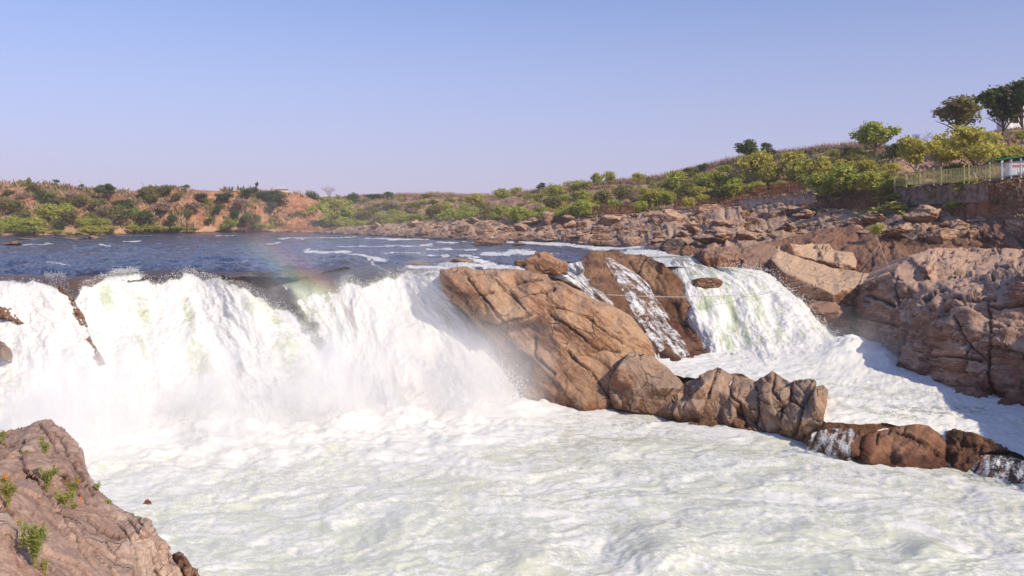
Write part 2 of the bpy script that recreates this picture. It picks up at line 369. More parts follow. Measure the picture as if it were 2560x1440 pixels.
def river_mat():
    t = NT('river_water'); p = t.pos()
    q = t.map(p, (1.0, .55, 1))
    n1 = t.noise(q, 1.1, 6, .62, .5); n2 = t.noise(q, 4.5, 5, .6)
    nn = t.noise(t.map(p, (.9, .35, 1)), 1.6, 7, .72, .8)
    fo = t.math('ADD', t.attr('foam'), t.math('MULTIPLY', t.math('SUBTRACT', nn, .5), 1.5))
    mask = t.rng(fo, .42, .66)
    deep = t.ramp(t.noise(p, .15, 4), [(.35, (.012, .024, .075)), (.65, (.03, .034, .062))])
    deep = t.mix(t.attr('brown'), deep, (.10, .055, .035))
    col = t.mix(mask, deep, (.74, .73, .71))
    h = t.math('ADD', n1, t.math('MULTIPLY', n2, .35))
    return t.done(t.bsdf(col, t.rng(mask, 0., 1., .10, .7), .5, t.bump(h, .9, .55)))
M['river'] = river_mat()
def foam_mat(name, water, white=(.80, .775, .73), lo=.40, hi=.62, amp=1.0, sc=(1, 1, 1), fs=2.2, rough_w=.3, bump=.5, bd=.12, fine=9., brown=(.16, .075, .04), fil=0., filsc=1.):
    t = NT(name); p = t.pos(); q = t.map(p, sc)
    nn = t.noise(q, fs, 9, .72, .6); fi = t.noise(q, fine, 4, .7)
    fo = t.math('ADD', t.attr('foam'), t.math('MULTIPLY', t.math('SUBTRACT', nn, .5), amp))
    fo = t.math('ADD', fo, t.math('MULTIPLY', t.math('SUBTRACT', fi, .5), amp * .6))
    if fil:
        for sc_, a_ in ((.55 * filsc, 1.), (1.25 * filsc, .8), (3.1 * filsc, .55)):
            r_ = t.rng(t.math('ABSOLUTE', t.math('SUBTRACT', t.noise(t.map(q, (1, 1.25, 1), (0, 0, .3)), sc_, 5, .6, 2.2), .5)), .055, .0)
            fo = t.math('ADD', fo, t.math('MULTIPLY', r_, fil * a_))
    mask = t.rng(fo, lo, hi)
    w = t.mix(t.attr('dark'), water, (.085, .075, .078)); w = t.mix(t.attr('brown'), w, brown)
    col = t.mix(mask, w, white)
    h = t.math('ADD', nn, t.math('MULTIPLY', fi, .35))
    return t.done(t.bsdf(col, t.rng(mask, 0., 1., rough_w, .75), .35, t.bump(h, bump, bd)))
M['fall'] = foam_mat('falling_water', (.54, .59, .40), lo=.30, hi=.62, amp=1.0, sc=(1, 1, .42), fs=1.6, fine=7., bump=.55, bd=.18)
M['pool'] = foam_mat('churning_water', (.67, .675, .535), white=(.80, .78, .72), lo=.46, hi=.72, amp=.9, fs=1.9, fine=8., rough_w=.2, bump=.22, bd=.06, fil=.28)
def lace_mat():
    t = NT('thin_white_water'); p = t.pos(); q = t.map(p, (1, 1, .55))
    fo = t.math('ADD', t.attr('foam'), t.math('ADD', t.math('MULTIPLY', t.math('SUBTRACT', t.noise(q, 3.6, 9, .82, .6), .5), 2.0), t.math('MULTIPLY', t.math('SUBTRACT', t.noise(p, 16., 4, .75), .5), 1.5)))
    mask = t.rng(fo, .30, .95); n = t.noise(q, 6, 6, .7)
    b = t.bsdf((.77, .76, .74), .6, .3, t.bump(n, .6, .1)); tr = t.n('BsdfTransparent'); mx = t.n('MixShader')
    t.put(mx.inputs[0], mask); t.t.links.new(tr.outputs[0], mx.inputs[1]); t.t.links.new(b, mx.inputs[2])
    return t.done(mx.outputs[0])
M['lace'] = lace_mat()
def plain(name, c, rough=.7, spec=.3, var=.25, sc=3., **kw):
    t = NT(name); n = t.noise(t.pos(), sc, 5, .65)
    col = t.mix(t.rng(n, .35, .68, 0., 1.), c, tuple(v * (1 - var) for v in c))
    return t.done(t.bsdf(col, rough, spec, **kw))
t = NT('spray_drops'); M['spray'] = t.done(t.bsdf((.80, .79, .77), .5, .3))
# ------------------------------------------------------------------ water sheets
def catmull(Pk, t):
    """Catmull-Rom through rows of Pk (k, ...) at parameters t in 0..1"""
    k = len(Pk); s = t * (k - 1); i = np.clip(np.floor(s).astype(int), 0, k - 2); f = (s - i)
    g = lambda j: Pk[np.clip(j, 0, k - 1)]
    p0, p1, p2, p3 = g(i - 1), g(i), g(i + 1), g(i + 2); f = f.reshape((-1,) + (1,) * (Pk.ndim - 1))
    return .5 * (2 * p1 + (p2 - p0) * f + (2 * p0 - 5 * p1 + 4 * p2 - p3) * f * f + (3 * p1 - p0 - 3 * p2 + p3) * f ** 3)
def grid_tris(nu, nv):
    a = np.arange(nu * nv).reshape(nv, nu)
    return np.stack([a[:-1, :-1], a[1:, :-1], a[1:, 1:], a[:-1, 1:]], -1).reshape(-1, 4)
def sheet(lines, nu, nv):
    """grid through flow lines of (x, y, distance); returns pixel x, y, world points, u, v"""
    nk = max(len(l) for l in lines)
    L = []
    for l in lines:
        l = np.array(l, float); l[:, 2] = 1 / l[:, 2]
        L.append(catmull(l, np.linspace(0, 1, 24)))
    L = np.array(L)                                   # lines, 24, 3
    A = catmull(L, np.linspace(0, 1, nu))             # nu, 24, 3
    B = catmull(np.swapaxes(A, 0, 1), np.linspace(0, 1, nv))   # nv, nu, 3
    px, py, Y = B[..., 0].ravel(), B[..., 1].ravel(), 1 / B[..., 2].ravel()
    u = np.tile(np.linspace(0, 1, nu), nv); v = np.repeat(np.linspace(0, 1, nv), nu)
    return px, py, pt(px, py, Y), u, v
def up_faces(V, Fq, toward=True):
    n = np.cross(V[Fq[:, 1]] - V[Fq[:, 0]], V[Fq[:, 2]] - V[Fq[:, 0]])
    c = V[Fq[:, 0]] - (0, 0, EYE + 30)
    return Fq[:, ::-1].copy() if (n * c).sum() > 0 else Fq
def seg_foam(px, py, segs, seed=2):
    f = np.zeros(len(px)); wob = fbm(np.stack([px / 60, py / 9, px * 0], 1), 3, seed) * 3.2
    for x0, y0, x1, y1, th, a in segs:
        dx, dy = x1 - x0, y1 - y0; t = np.clip(((px - x0) * dx + (py - y0) * dy) / (dx * dx + dy * dy), 0, 1)
        d = np.hypot((px - x0 - t * dx) * .22, (py + wob - y0 - t * dy)); f = np.maximum(f, a * np.exp(-(d / th) ** 2))
    return f
STREAKS = [(700,596,893,592,2,.5),(918,596,1069,598,2.2,.6),(774,627,865,631,4,.75),(850,617,1076,612,2.2,.6),(1073,622,1185,624,2.5,.6),(879,645,953,654,4,.8),(925,655,980,686,3,.5),
    (1097,606,1277,603,2.5,.6),(1277,589,1473,610,4,.7),(1315,603,1579,626,5,.75),(1199,638,1277,631,5,.65),(1034,668,1245,668,6,.8),(1185,655,1298,675,5,.7),(1473,612,1580,622,4,.7),
    (1560,640,1740,634,5,.8),(1300,628,1470,640,4,.6),(1600,655,1740,648,5,.8),(1390,612,1600,614,2,.6),(960,636,1060,633,2,.5),(560,648,620,650,1.5,.4),(310,602,350,601,1.5,.55),(60,610,130,608,1.5,.5),(250,610,275,612,1.5,.5),
    (120,655,180,665,2,.45),(540,590,620,588,1.2,.4),(640,610,700,606,1.5,.45),(300,590,380,589,1.2,.35),(440,622,520,619,1.4,.35),(1010,640,1190,646,2.5,.5),(1060,690,1100,680,5,.8),(690,696,722,730,2,.45),(830,690,760,690,2,.3)]
def lip_y(px):
    return np.interp(px, [-260, 70, 205, 330, 470, 565, 680, 780, 875, 985, 1085, 1130, 1180, 1290, 1370, 1390, 1450, 1480, 1620, 1720, 1760, 1900],
                     [694, 692, 694, 686, 678, 684, 684, 676, 669, 664, 668, 676, 679, 685, 682, 676, 670, 655, 655, 656, 652, 650])
nu, nv = 560, 210
U, Vv = np.meshgrid(np.linspace(-260, 2000, nu), np.linspace(0, 1, nv)); px = U.ravel(); vv = Vv.ravel()
y0r = 572.0; y1r = lip_y(px)
py = y0r + (y1r - y0r) * vv ** 1.15
Yr = yz(py, 7.4); P = pt(px, py, Yr)
near = np.clip((90 - P[:, 1]) / 60, 0, 1)
amp = .10 + .16 * near
dz = amp * (fbm(np.stack([P[:, 0] / 2.6, P[:, 1] / 3.4, P[:, 0] * 0], 1), 3, 5, .55, ridged=True) * .62 + fbm(np.stack([P[:, 0] / .9, P[:, 1] / 1.5, P[:, 0] * 0], 1), 2, 9) * .5)
dz += .22 * fbm(np.stack([P[:, 0] / 9, P[:, 1] / 7, P[:, 0] * 0], 1), 2, 15)
for gx, gy, sx, sy, a in ((862, 662, 70, 22, .55), (1140, 655, 60, 14, .35), (560, 676, 60, 14, .35), (700, 690, 70, 18, .3), (380, 668, 60, 12, .25), (240, 690, 60, 12, .3), (1000, 640, 60, 10, .25), (1460, 600, 60, 8, .4), (1400, 655, 80, 16, .3), (1600, 630, 70, 10, .4)):
    dz += a * np.exp(-((px - gx) / sx) ** 2 - ((py - gy) / sy) ** 2)
dz -= .45 * sstep(.93, 1, vv) + .10
P[:, 2] += dz
foam = .15 + .12 * fbm(np.stack([P[:, 0] / 20, P[:, 1] / 30, px * 0], 1), 2, 25) + .13 * sstep(900, 1500, px) * sstep(590, 640, py) + .04 * fbm(np.stack([P[:, 0] / 8, P[:, 1] / 14, px * 0], 1), 3, 21) + seg_foam(px, py, STREAKS)
foam += .35 * sstep(1650, 1750, px) * sstep(630, 655, py)
brown = np.clip(.35 * np.exp(-((px - 862) / 90) ** 2 - ((py - 670) / 30) ** 2) + .9 * np.exp(-((px - 1110) / 80) ** 2 - ((py - 658) / 14) ** 2) + .5 * np.exp(-((px - 240) / 70) ** 2 - ((py - 700) / 14) ** 2) + .35 * sstep(1000, 1300, px), 0, 1)
o = mesh_obj('river', P, up_faces(P, grid_tris(nu, nv)), M['river'], attrs={'foam': foam, 'brown': brown}); tag(o, kind='structure', label='dark blue choppy river above the falls', cat='river')

# ------------------------------------------------------------------ the falls
def crest_y(x):
    return np.interp(x, [-200, 0, 60, 110, 150, 185, 205, 240, 300, 340, 390, 420, 470, 510, 560, 600, 624, 654, 671, 706, 718, 739, 753, 770, 805, 822, 838, 852, 870, 890, 905, 940, 1000, 1040, 1200, 1400],
                     [712, 708, 706, 712, 726, 752, 716, 706, 690, 688, 706, 700, 684, 692, 706, 722, 726, 748, 760, 767, 780, 796, 815, 827, 868, 850, 760, 717, 697, 704, 718, 700, 683, 688, 690, 690])
def fall_obj(name, lines, nu, nv, mat, label, foamfn, amp=1., seed=4, base=None, grow=(.12, .4), sprays=None, flowscale=1., cut=None, group=None, thick=0, fullamp=True):
    px, py, P, u, v = sheet(lines, nu, nv)
    N = vnormals(P, np.concatenate([grid_tris(nu, nv)[:, :3], grid_tris(nu, nv)[:, [0, 2, 3]]]))
    s = np.where((N * (P - (0, 0, EYE + 20))).sum(1) > 0, -1., 1.)[:, None]; N = N * s
    G = P.reshape(nv, nu, 3); ds = np.linalg.norm(np.diff(G, axis=0), axis=2); S = np.concatenate([np.zeros((1, nu)), np.cumsum(ds, 0)]).ravel()
    X = (u * nu * np.linalg.norm(np.diff(G, axis=1), axis=2).mean())
    gr = sstep(grow[0], grow[1], v)
    C = np.stack([X / flowscale, S / flowscale, np.full(len(X), seed * 7.)], 1)
    d = .60 * fbm(C * (.40, .16, 1), 3, seed) + .19 * fbm(C * (1.1, .35, 1), 3, seed + 3) + .17 * np.abs(fbm(C * (2.4, 1.1, 1), 3, seed + 6)) + .10 * np.abs(fbm(C * (5.5, 4., 1), 3, seed + 8, .6))
    P2 = P + N * (d * gr * amp)[:, None] + N * (.05 * fbm(C * (3, 3, 1), 2, seed + 1) * (1 - gr))[:, None]
    P2[:, 2] -= .4 * sstep(.94, 1, v)
    at = foamfn(px, py, u, v, C)
    Fq = up_faces(P2, grid_tris(nu, nv))
    if cut is not None:
        kf = cut(px, py, u, v, C); Fq = Fq[kf[Fq].min(1) > 0]
    b = P2.mean(0) if base is None else base
    o = mesh_obj(name, P2, Fq, mat, None, b, at); tag(o, label, 'waterfall', group)
    return o, (px, py, P2, u, v, N, at)
def drops(name, P, size, parent, seed=1):
    """small water drops as little tetrahedra, one mesh"""
    rng = np.random.default_rng(seed); n = len(P)
    T = np.array([(1, 1, 1), (-1, -1, 1), (-1, 1, -1), (1, -1, -1)], float)
    A = rng.normal(size=(n, 3, 3)); Q, _ = np.linalg.qr(A)
    V = P[:, None, :] + np.einsum('nij,kj->nki', Q, T) * np.asarray(size).reshape(-1, 1, 1)
    b = np.arange(n)[:, None] * 4
    Fc = np.concatenate([b + np.array(f) for f in ((0, 1, 2), (0, 3, 1), (0, 2, 3), (1, 3, 2))])
    base = np.array(parent.location) if parent else np.zeros(3)
    o = mesh_obj(name, V.reshape(-1, 3) , Fc, M['spray'], parent, None, smooth=False)
    o.location = (-base).tolist(); return tag(o, kind='stuff')

MAIN = [
 [(-150,690,55),(-160,716,52),(-150,850,48.5),(-120,1010,44),(-100,1170,39)],
 [(-40,690,55),(-40,714,52),(0,840,49),(30,990,45),(60,1160,39.7)],
 [(70,686,56.6),(70,712,52.5),(130,836,49.5),(180,970,45.5),(220,1135,41.3)],
 [(205,690,55),(212,715,53),(270,855,50.5),(305,980,46.5),(330,1112,43)],
 [(330,682,58.2),(332,696,57),(372,845,53),(402,975,49),(425,1100,44)],
 [(470,674,62),(472,688,59),(520,835,55),(560,965,50),(590,1090,44.8)],
 [(565,680,59.1),(580,701,57.5),(640,835,54),(680,960,49.8),(710,1080,45.6)],
 [(680,680,59.1),(695,716,59),(765,838,56),(820,960,51),(850,1068,46.6)],
 [(780,672,63),(800,712,60),(856,840,57),(905,958,52),(935,1058,47.6)],
 [(875,664,67),(890,702,60.5),(945,835,57),(995,955,52.5),(1025,1050,48.3)],
 [(985,660,69),(1000,687,62),(1062,820,58),(1112,940,53.5),(1145,1040,49.3)],
 [(1085,664,67),(1092,690,60),(1150,800,58.5),(1205,900,55),(1262,1015,51.9)],
 [(1125,664,66),(1130,692,60),(1195,790,60),(1250,880,57.5),(1320,1000,54)]]
def main_foam(px, py, u, v, C):
    n = fbm(np.stack([px / 40, py / 34, px * 0], 1), 4, 31)
    yc = crest_y(px - np.clip(py - 720, 0, 200) * .25)
    sf = np.exp(-((px - 815) / 45) ** 2) * (py < 900); W = sstep(-6 - 60 * sf, 10 + 50 * sf, py - crest_y(px) + (12 + 30 * sf) * n)
    # the smooth dark tongue between the two white walls thins out downwards
    xr = np.interp(py, [680, 695, 711, 730, 751, 780, 817, 843, 900], [655, 680, 701, 720, 732, 752, 784, 798, 820]); mr = sstep(-8, 22, px - xr + 16 * n) * sstep(692, 735, py + 10 * n) * (px < 900)
    thin = np.zeros(len(px))
    for gx, gy, sx, sy, a in ((360,770,26,60,.5),(470,790,22,60,.45),(500,910,45,70,.55),(650,770,60,40,.35),(690,800,25,30,.5),(735,900,45,110,.5),(350,870,22,60,.45),(60,870,50,60,.25),(270,740,22,40,.55),(1115,800,12,70,.45),(900,960,60,90,.2),(1010,860,40,60,.2),(30,950,40,60,.45),(860,850,14,90,.25)):
        thin = np.maximum(thin, a * np.exp(-((px - gx - (py - gy) * .28) / sx) ** 2 - ((py - gy) / sy) ** 2))
    st = fbm(C * (2.2, .35, 1), 4, 77)
    f = W * (.80 + .30 * st - thin * (.85 + .7 * st))
    f = np.maximum(f, seg_foam(px, py, [s for s in STREAKS if s[1] > 640]) * .9 * (1 - W))
    f = np.maximum(f, mr * (.62 + .35 * st) * sstep(700, 790, py + .35 * (px - 720))); W = np.maximum(W, mr * .8)
    f = f + .25 * sstep(960, 1060, py)
    return {'foam': np.clip(f, 0, 1.3), 'dark': 1 - W * .93 - .0 * v, 'brown': (1 - W) * np.clip(np.exp(-((px - 235) / 70) ** 2 - ((py - 705) / 16) ** 2) + .75 * sstep(170, 60, px) + .4 * np.exp(-((px - 560) / 70) ** 2 - ((py - 700) / 16) ** 2), 0, 1)}
mf, MF = fall_obj('waterfall', MAIN, 480, 250, M['fall'], 'broad white main waterfall left of the big tan rock', main_foam, amp=1.0, seed=4, base=pt(560, 1085, 45))
RIGHT = [
 [(1610,640,84),(1640,654,78),(1662,720,71),(1690,800,66),(1722,880,62),(1770,940,54)],
 [(1655,640,84),(1690,652,75),(1718,720,66.5),(1746,800,61.8),(1776,880,57.7),(1812,940,51.8)],
 [(1690,640,84),(1722,652,76),(1785,715,67),(1832,800,62),(1862,880,57.5),(1895,935,52)],
 [(1725,640,84),(1760,655,76),(1842,704,69),(1902,790,63),(1942,870,58.5),(1975,925,54)],
 [(1760,640,84),(1800,668,73),(1900,690,70),(1975,752,66),(2032,818,62),(2090,890,57)],
 [(1790,640,84),(1850,662,76),(1940,690,74),(2000,745,70),(2055,812,67),(2120,890,61)]]
def right_foam(px, py, u, v, C):
    st = fbm(C * (2.0, .4, 1), 4, 57); W = sstep(645, 690, py + 12 * st)
    thin = np.zeros(len(px))
    for gx, gy, sx, sy, a in ((1765,760,14,24,.7),(1835,775,10,60,.75),(1822,860,18,50,.55),(1870,850,10,40,.5),(1890,760,40,70,.3),(1940,840,30,60,.25),(1780,690,40,16,.45),(1800,745,30,12,.5)):
        thin = np.maximum(thin, a * np.exp(-((px - gx - (py - gy) * .3) / sx) ** 2 - ((py - gy) / sy) ** 2))
    return {'foam': np.clip(.30 + .42 * W + .55 * st - thin * (.8 + .6 * st) + .3 * sstep(860, 920, py), 0, 1.3), 'dark': .5 * (1 - W) + 1.1 * np.clip(thin - .5, 0, 1), 'brown': .3 * (1 - W)}
rf, RF = fall_obj('waterfall', RIGHT, 240, 190, M['fall'], 'narrower white waterfall rushing between the rusty wet rock and the sloping slab', right_foam, amp=.75, seed=14, base=pt(1900, 925, 54), grow=(.1, .5))

# ------------------------------------------------------------------ pool and channel
nu, nv = 620, 330
U, Vv = np.meshgrid(np.linspace(-420, 3000, nu), np.linspace(0, 1, nv)); px = U.ravel(); vv = Vv.ravel()
py = 965 + (1560 - 965) * vv ** 1.1
P = pt(px, py, yz(py, 0.))
wx = fbm(P / 4.5, 3, 3); wy = fbm(P / 4.5 + 20, 3, 4)
Q = P + 1.6 * np.stack([wx, wy, 0 * wx], 1)
foot = np.interp(px, [-150, 60, 220, 330, 425, 590, 710, 850, 1025, 1145, 1262, 1400, 1700, 3000], [1175, 1160, 1135, 1112, 1100, 1090, 1080, 1068, 1050, 1040, 1015, 1000, 950, 950])
boil = np.exp(-np.clip(py - foot, 0, None) / 70) * sstep(1500, 1250, px)
h = .10 * fbm(Q / (2.6, 2.2, 1), 3, 12, .5) + .20 * fbm(Q / (5.5, 4., 1), 2, 16) + .028 * fbm(Q / .9, 3, 18, .55, ridged=True) + .02 * fbm(P / .35, 2, 19)
h += boil * (.45 * fbm(P / 1.6, 3, 23) + .22 * np.abs(fbm(P / .7, 3, 24)) + .12 * np.abs(fbm(P / .3, 2, 25)) + .25)
for gx, gy, sx, sy, a in ((1660, 1385, 85, 45, .38), (1320, 1410, 75, 28, .25), (2020, 1345, 80, 28, .25), (1640, 1330, 70, 22, .22), (2330, 1375, 70, 35, .28), (1650, 1420, 50, 22, .15)):
    h += a * np.exp(-((px - gx) / sx) ** 2 - ((py - gy) / sy) ** 2)
P[:, 2] += h
r1 = 1 - np.abs(fbm(Q / (2.2, 1.8, 1), 4, 42, .55)) * 2.0; r2 = fbm(Q / (6, 4.5, 1), 3, 47)
foam = .35 + .10 * sstep(1150, 1050, py) + .20 * (r1 - .45) + .30 * r2 + .35 * (h / .35 - .2) * .35 + .55 * boil + .14 * sstep(1180, 1050, py) * sstep(1500, 1100, px)
SW = [(1935,1240,2150,1262,10,.45),(2150,1262,2420,1290,6,.25),(2290,1310,2440,1380,12,.45),(2440,1380,2560,1410,10,.4),(760,1330,800,1380,10,.25),(1780,1240,1960,1248,8,.35),(2050,1130,2250,1175,9,.5),(2250,1175,2560,1240,8,.5),(1640,1060,2040,1115,4,.3),(1290,1010,1500,1032,8,.4),(1000,1360,1300,1330,6,.2),(1180,1250,1420,1215,6,.2),(1540,1250,1720,1300,6,.25)]
foam += seg_foam(px, py, SW, 8)
for gx, gy, sx, sy, a in ((1660, 1385, 85, 40, .35), (1320, 1410, 75, 25, .3), (2020, 1345, 80, 25, .25), (1640, 1325, 70, 18, .3), (2330, 1380, 70, 28, .3), (2150, 1275, 50, 12, .2)):
    foam -= a * np.exp(-((px - gx) / sx) ** 2 - ((py - gy) / sy) ** 2)
o = mesh_obj('pool_water', P, up_faces(P, grid_tris(nu, nv)), M['pool'], attrs={'foam': np.clip(foam, 0, 1.2), 'dark': 0 * foam, 'brown': np.clip(.25 * np.exp(-((px - 1640) / 90) ** 2 - ((py - 1062) / 14) ** 2), 0, 1)}); tag(o, 'pale green and white churning pool below the falls', 'water', kind='structure')
Z = lambda x, y, z: (x, y, yz(y, z))
CH = [
 [Z(1600,905,2.1),Z(1820,945,1.9),Z(2000,972,1.7),Z(2042,1034,1.36),Z(2200,1057,1.22),Z(2450,1086,1.0),Z(2620,1140,.78),Z(2950,1260,.4)],
 [Z(1740,890,2.2),Z(1900,930,2.0),Z(2070,985,1.75),Z(2230,1014,1.6),Z(2380,1040,1.4),Z(2500,1064,1.2),Z(2650,1105,1.0),Z(2950,1210,.7)],
 [Z(1850,870,2.4),Z(2000,880,2.3),Z(2150,890,2.2),Z(2260,925,2.0),Z(2370,975,1.8),Z(2480,1005,1.6),Z(2650,1050,1.4),Z(2950,1120,1.0)],
 [Z(1900,840,2.6),Z(2040,850,2.45),Z(2190,862,2.3),Z(2310,900,2.1),Z(2420,945,1.9),Z(2520,978,1.7),Z(2700,1005,1.5),Z(3000,1050,1.1)]]
def nearer(q):                                                      # carry the channel on under the rocks that dam it
    w = pt(*[float(k) for k in q]); w = w + (0, -1.1, -.22); return (CX + w[0] / w[1] * F, HY + (EYE - w[2]) / w[1] * F, w[1])
CH = [[nearer(q) for q in CH[0]]] + CH
px, py, P, u, v = sheet(CH, 150, 420); u = np.clip((u - .25) / .75, 0, 1); Q = P
h = .11 * fbm(P / (3, 2, 1), 3, 61) + .04 * fbm(P / .8, 3, 63, .55, ridged=True) + .02 * fbm(P / .35, 2, 65)
splash = np.exp(-((px - 2120) / 70) ** 2 - ((py - 880) / 26) ** 2) + .5 * np.exp(-((px - 2215) / 25) ** 2 - ((py - 905) / 14) ** 2); h += .75 * splash * (1 + .5 * fbm(P / 1.2, 3, 67))
P = P.copy(); P[:, 2] += h - .06 * sstep(.05, 0, u)
foam = .55 + .30 * fbm(P / (3.5, 2.2, 1), 4, 68) + .4 * sstep(.30, .0, v) + .30 * sstep(.5, .75, u) + .2 * sstep(.12, .02, u) + .4 * splash - .25 * np.exp(-((px - 2300) / 160) ** 2 - ((py - 1035) / 22) ** 2)
foam += seg_foam(px, py, [(2090,1000,2330,1045,5,.4),(2330,1045,2560,1080,6,.4),(2080,1030,2300,1060,5,.35),(2200,920,2360,985,7,.4),(2360,985,2560,1035,6,.35)], 9)
o = mesh_obj('channel_water', P, up_faces(P, grid_tris(150, 420)), M['pool'], attrs={'foam': np.clip(foam, 0, 1.2), 'dark': .45 * np.exp(-((px - 2330) / 160) ** 2 - ((py - 1030) / 25) ** 2), 'brown': 0 * foam}); tag(o, 'white water channel running out below the narrower fall', 'water', kind='structure')

# ------------------------------------------------------------------ rocks
def rock(name, outline, ctrl, mat, label, step=4.5, thick=6, roll=.6, seed=1, smooth=3, rough=1.4, shrink=.92, dz=-1., wl=None, wet_shade_fn=None, disp=None, group=None, cat='rock', dx=0, facets=None, joints=(), tonefn=None, jd=.22):
    D0 = Depth(ctrl)
    if facets:                                                       # flat fracture faces: more control points, pushed in and out
        nf_, am_ = facets; rg = np.random.default_rng(seed); xs = [p[0] for p in outline]; ys = [p[1] for p in outline]; k_ = 0; add = []
        gx, gy = rg.uniform(min(xs), max(xs), 6000), rg.uniform(min(ys), max(ys), 6000); ok = inside(np.array(outline, float), gx, gy); gx, gy = gx[ok], gy[ok]
        area = (max(xs) - min(xs)) * (max(ys) - min(ys)) * .6; dm = .62 * math.sqrt(area / nf_)
        for a_, b_ in zip(gx, gy):
            if len(add) >= nf_: break
            if min([math.hypot(a_ - q[0], b_ - q[1]) for q in add] + [2 * math.hypot(a_ - q[0], b_ - q[1]) for q in ctrl]) < dm: continue
            add.append((a_, b_, float(D0(a_, b_)[0]) + rg.normal() * am_))
        ctrl = list(ctrl) + add
    D0 = Depth(ctrl); ox = np.array([p[0] for p in outline], float); oy = np.array([p[1] for p in outline], float)
    oY = D0(ox, oy) + roll
    out = [(a, b, c) for a, b, c in zip(ox, oy, oY)]
    V, T, loop, PX, D = patch(out, ctrl, step, smooth, rough, seed)
    N = vnormals(V, T); s = -1 if (N * (V - (0, 0, EYE))).sum() > 0 else 1
    d, tone = rock_disp(V, N * s, seed=seed, **(disp or {}))
    jt = np.zeros(len(V))
    for pl, wd in joints:
        qx, qy = PX[:, 0] + 5 * fbm(PX.repeat(2, 1)[:, :3] / 34, 3, seed), PX[:, 1] + 5 * fbm(PX.repeat(2, 1)[:, :3] / 34 + 7, 3, seed)
        for (x0, y0), (x1, y1) in zip(pl[:-1], pl[1:]):
            ddx, ddy = x1 - x0, y1 - y0; tt = np.clip(((qx - x0) * ddx + (qy - y0) * ddy) / (ddx * ddx + ddy * ddy), 0, 1)
            jt = np.maximum(jt, sstep(wd, wd * .25, np.hypot(qx - x0 - tt * ddx, qy - y0 - tt * ddy)))
    d = d - jd * jt
    edge = np.ones(len(V)); edge[loop] = .35
    V = V + (N * s) * (d * edge)[:, None]
    wet = np.zeros(len(V))
    if wl is not None: wet = np.maximum(wet, sstep(.9, .1, V[:, 2] - wl + .5 * fbm(V / 1.1, 3, seed)))
    if wet_shade_fn is not None: wet = np.maximum(wet, wet_shade_fn(PX[:, 0], PX[:, 1], V))  # wet film; on some rocks it paints their shade into the colour
    if tonefn is not None: tone = tone + tonefn(PX[:, 0], PX[:, 1], V)
    nf = len(V); V, T = close_back(V, T, loop, thick, shrink, dz, dx)
    wet = np.concatenate([wet, np.zeros(len(V) - nf)]); tone = np.concatenate([tone, np.full(len(V) - nf, .5)]); jt = np.concatenate([jt, np.zeros(len(V) - nf)])
    b = V.mean(0); b[2] = V[:, 2].min()
    o = mesh_obj(name, V, T, mat, None, b, {'wet': np.clip(wet, 0, 1), 'tone': tone, 'joint': jt})
    tag(o, label, cat, group); return o, D

central_out = [(1099,697),(1100,678),(1133,668),(1171,666),(1186,675),(1244,673),(1276,671),(1314,678),(1369,687),(1378,700),(1401,702),(1432,718),(1463,732),(1491,753),(1519,757),(1550,774),(1581,794),(1599,817),(1619,840),(1632,871),(1640,900),(1650,960),(1600,1010),(1545,1018),(1501,1026),(1470,1032),(1432,1024),(1390,1020),(1352,1012),(1286,1000),(1262,960),(1240,925),(1228,888),(1212,858),(1190,815),(1168,782),(1135,755),(1108,732)]
central_ct = [(1120,690,56.8),(1180,685,56.6),(1250,684,56.6),(1330,692,56.2),(1410,716,55.2),(1140,720,56.2),(1215,740,55.4),(1320,745,55),(1345,790,54.4),(1290,800,54),(1250,812,53.8),(1330,800,54.1),(1240,828,55.2),(1290,815,55),(1335,812,55),(1180,770,56),(1480,770,54.4),(1560,810,54.2),(1610,850,54),(1420,850,53.6),(1520,870,53.4),(1300,880,54.2),(1250,880,55.4),(1400,950,52.2),(1500,940,52.0),(1300,960,53.6),(1560,900,53),(1280,1000,53.4),(1390,1020,51),(1500,1030,50),(1600,1010,51),(1650,960,52),(1660,900,54),(1090,660,58),(1090,740,58),(1210,880,57.5),(1540,760,55.4),(1650,840,55.4),(1350,670,58)]
def cwet(x, y, V): return np.maximum(.85 * sstep(30, -10, np.hypot((x - 1225) * .9, 0) + 0 * y - 20 - 0 * x + np.abs(y - 850) * .05) * 0, .7 * sstep(870, 990, y - .28 * (x - 1450)) * (.6 + .6 * fbm(V / 2.2, 3, 8)))
rock('rock', central_out, central_ct, M['central'], 'huge tan rock dome with diagonal cracks between the main fall and the cascades', 3.6, 7, .5, 3, 4, 1.0, wl=0, wet_shade_fn=cwet, disp=dict(block=3.6, blk=.12, lump=.10, strata=(.62, -.1, .78), st=.13, sfreq=1.1, crack=.07, fine=.02), facets=(26, .28), joints=[([(1203,805),(1241,817),(1293,801),(1328,784)],6),([(1290,713),(1314,708),(1355,699)],3.5),([(1168,697),(1190,722),(1217,756),(1258,805)],4),([(1349,732),(1362,737),(1387,721)],3.5),([(1376,787),(1432,826),(1501,874),(1550,878)],4),([(1467,794),(1515,829),(1557,857)],3.5),([(1335,843),(1338,888),(1383,933)],5),([(1199,739),(1234,727)],3.5),([(1110,715),(1150,735),(1180,775)],4),([(1420,880),(1480,930),(1530,1000)],3.5),([(1240,700),(1300,760),(1330,790)],3)])
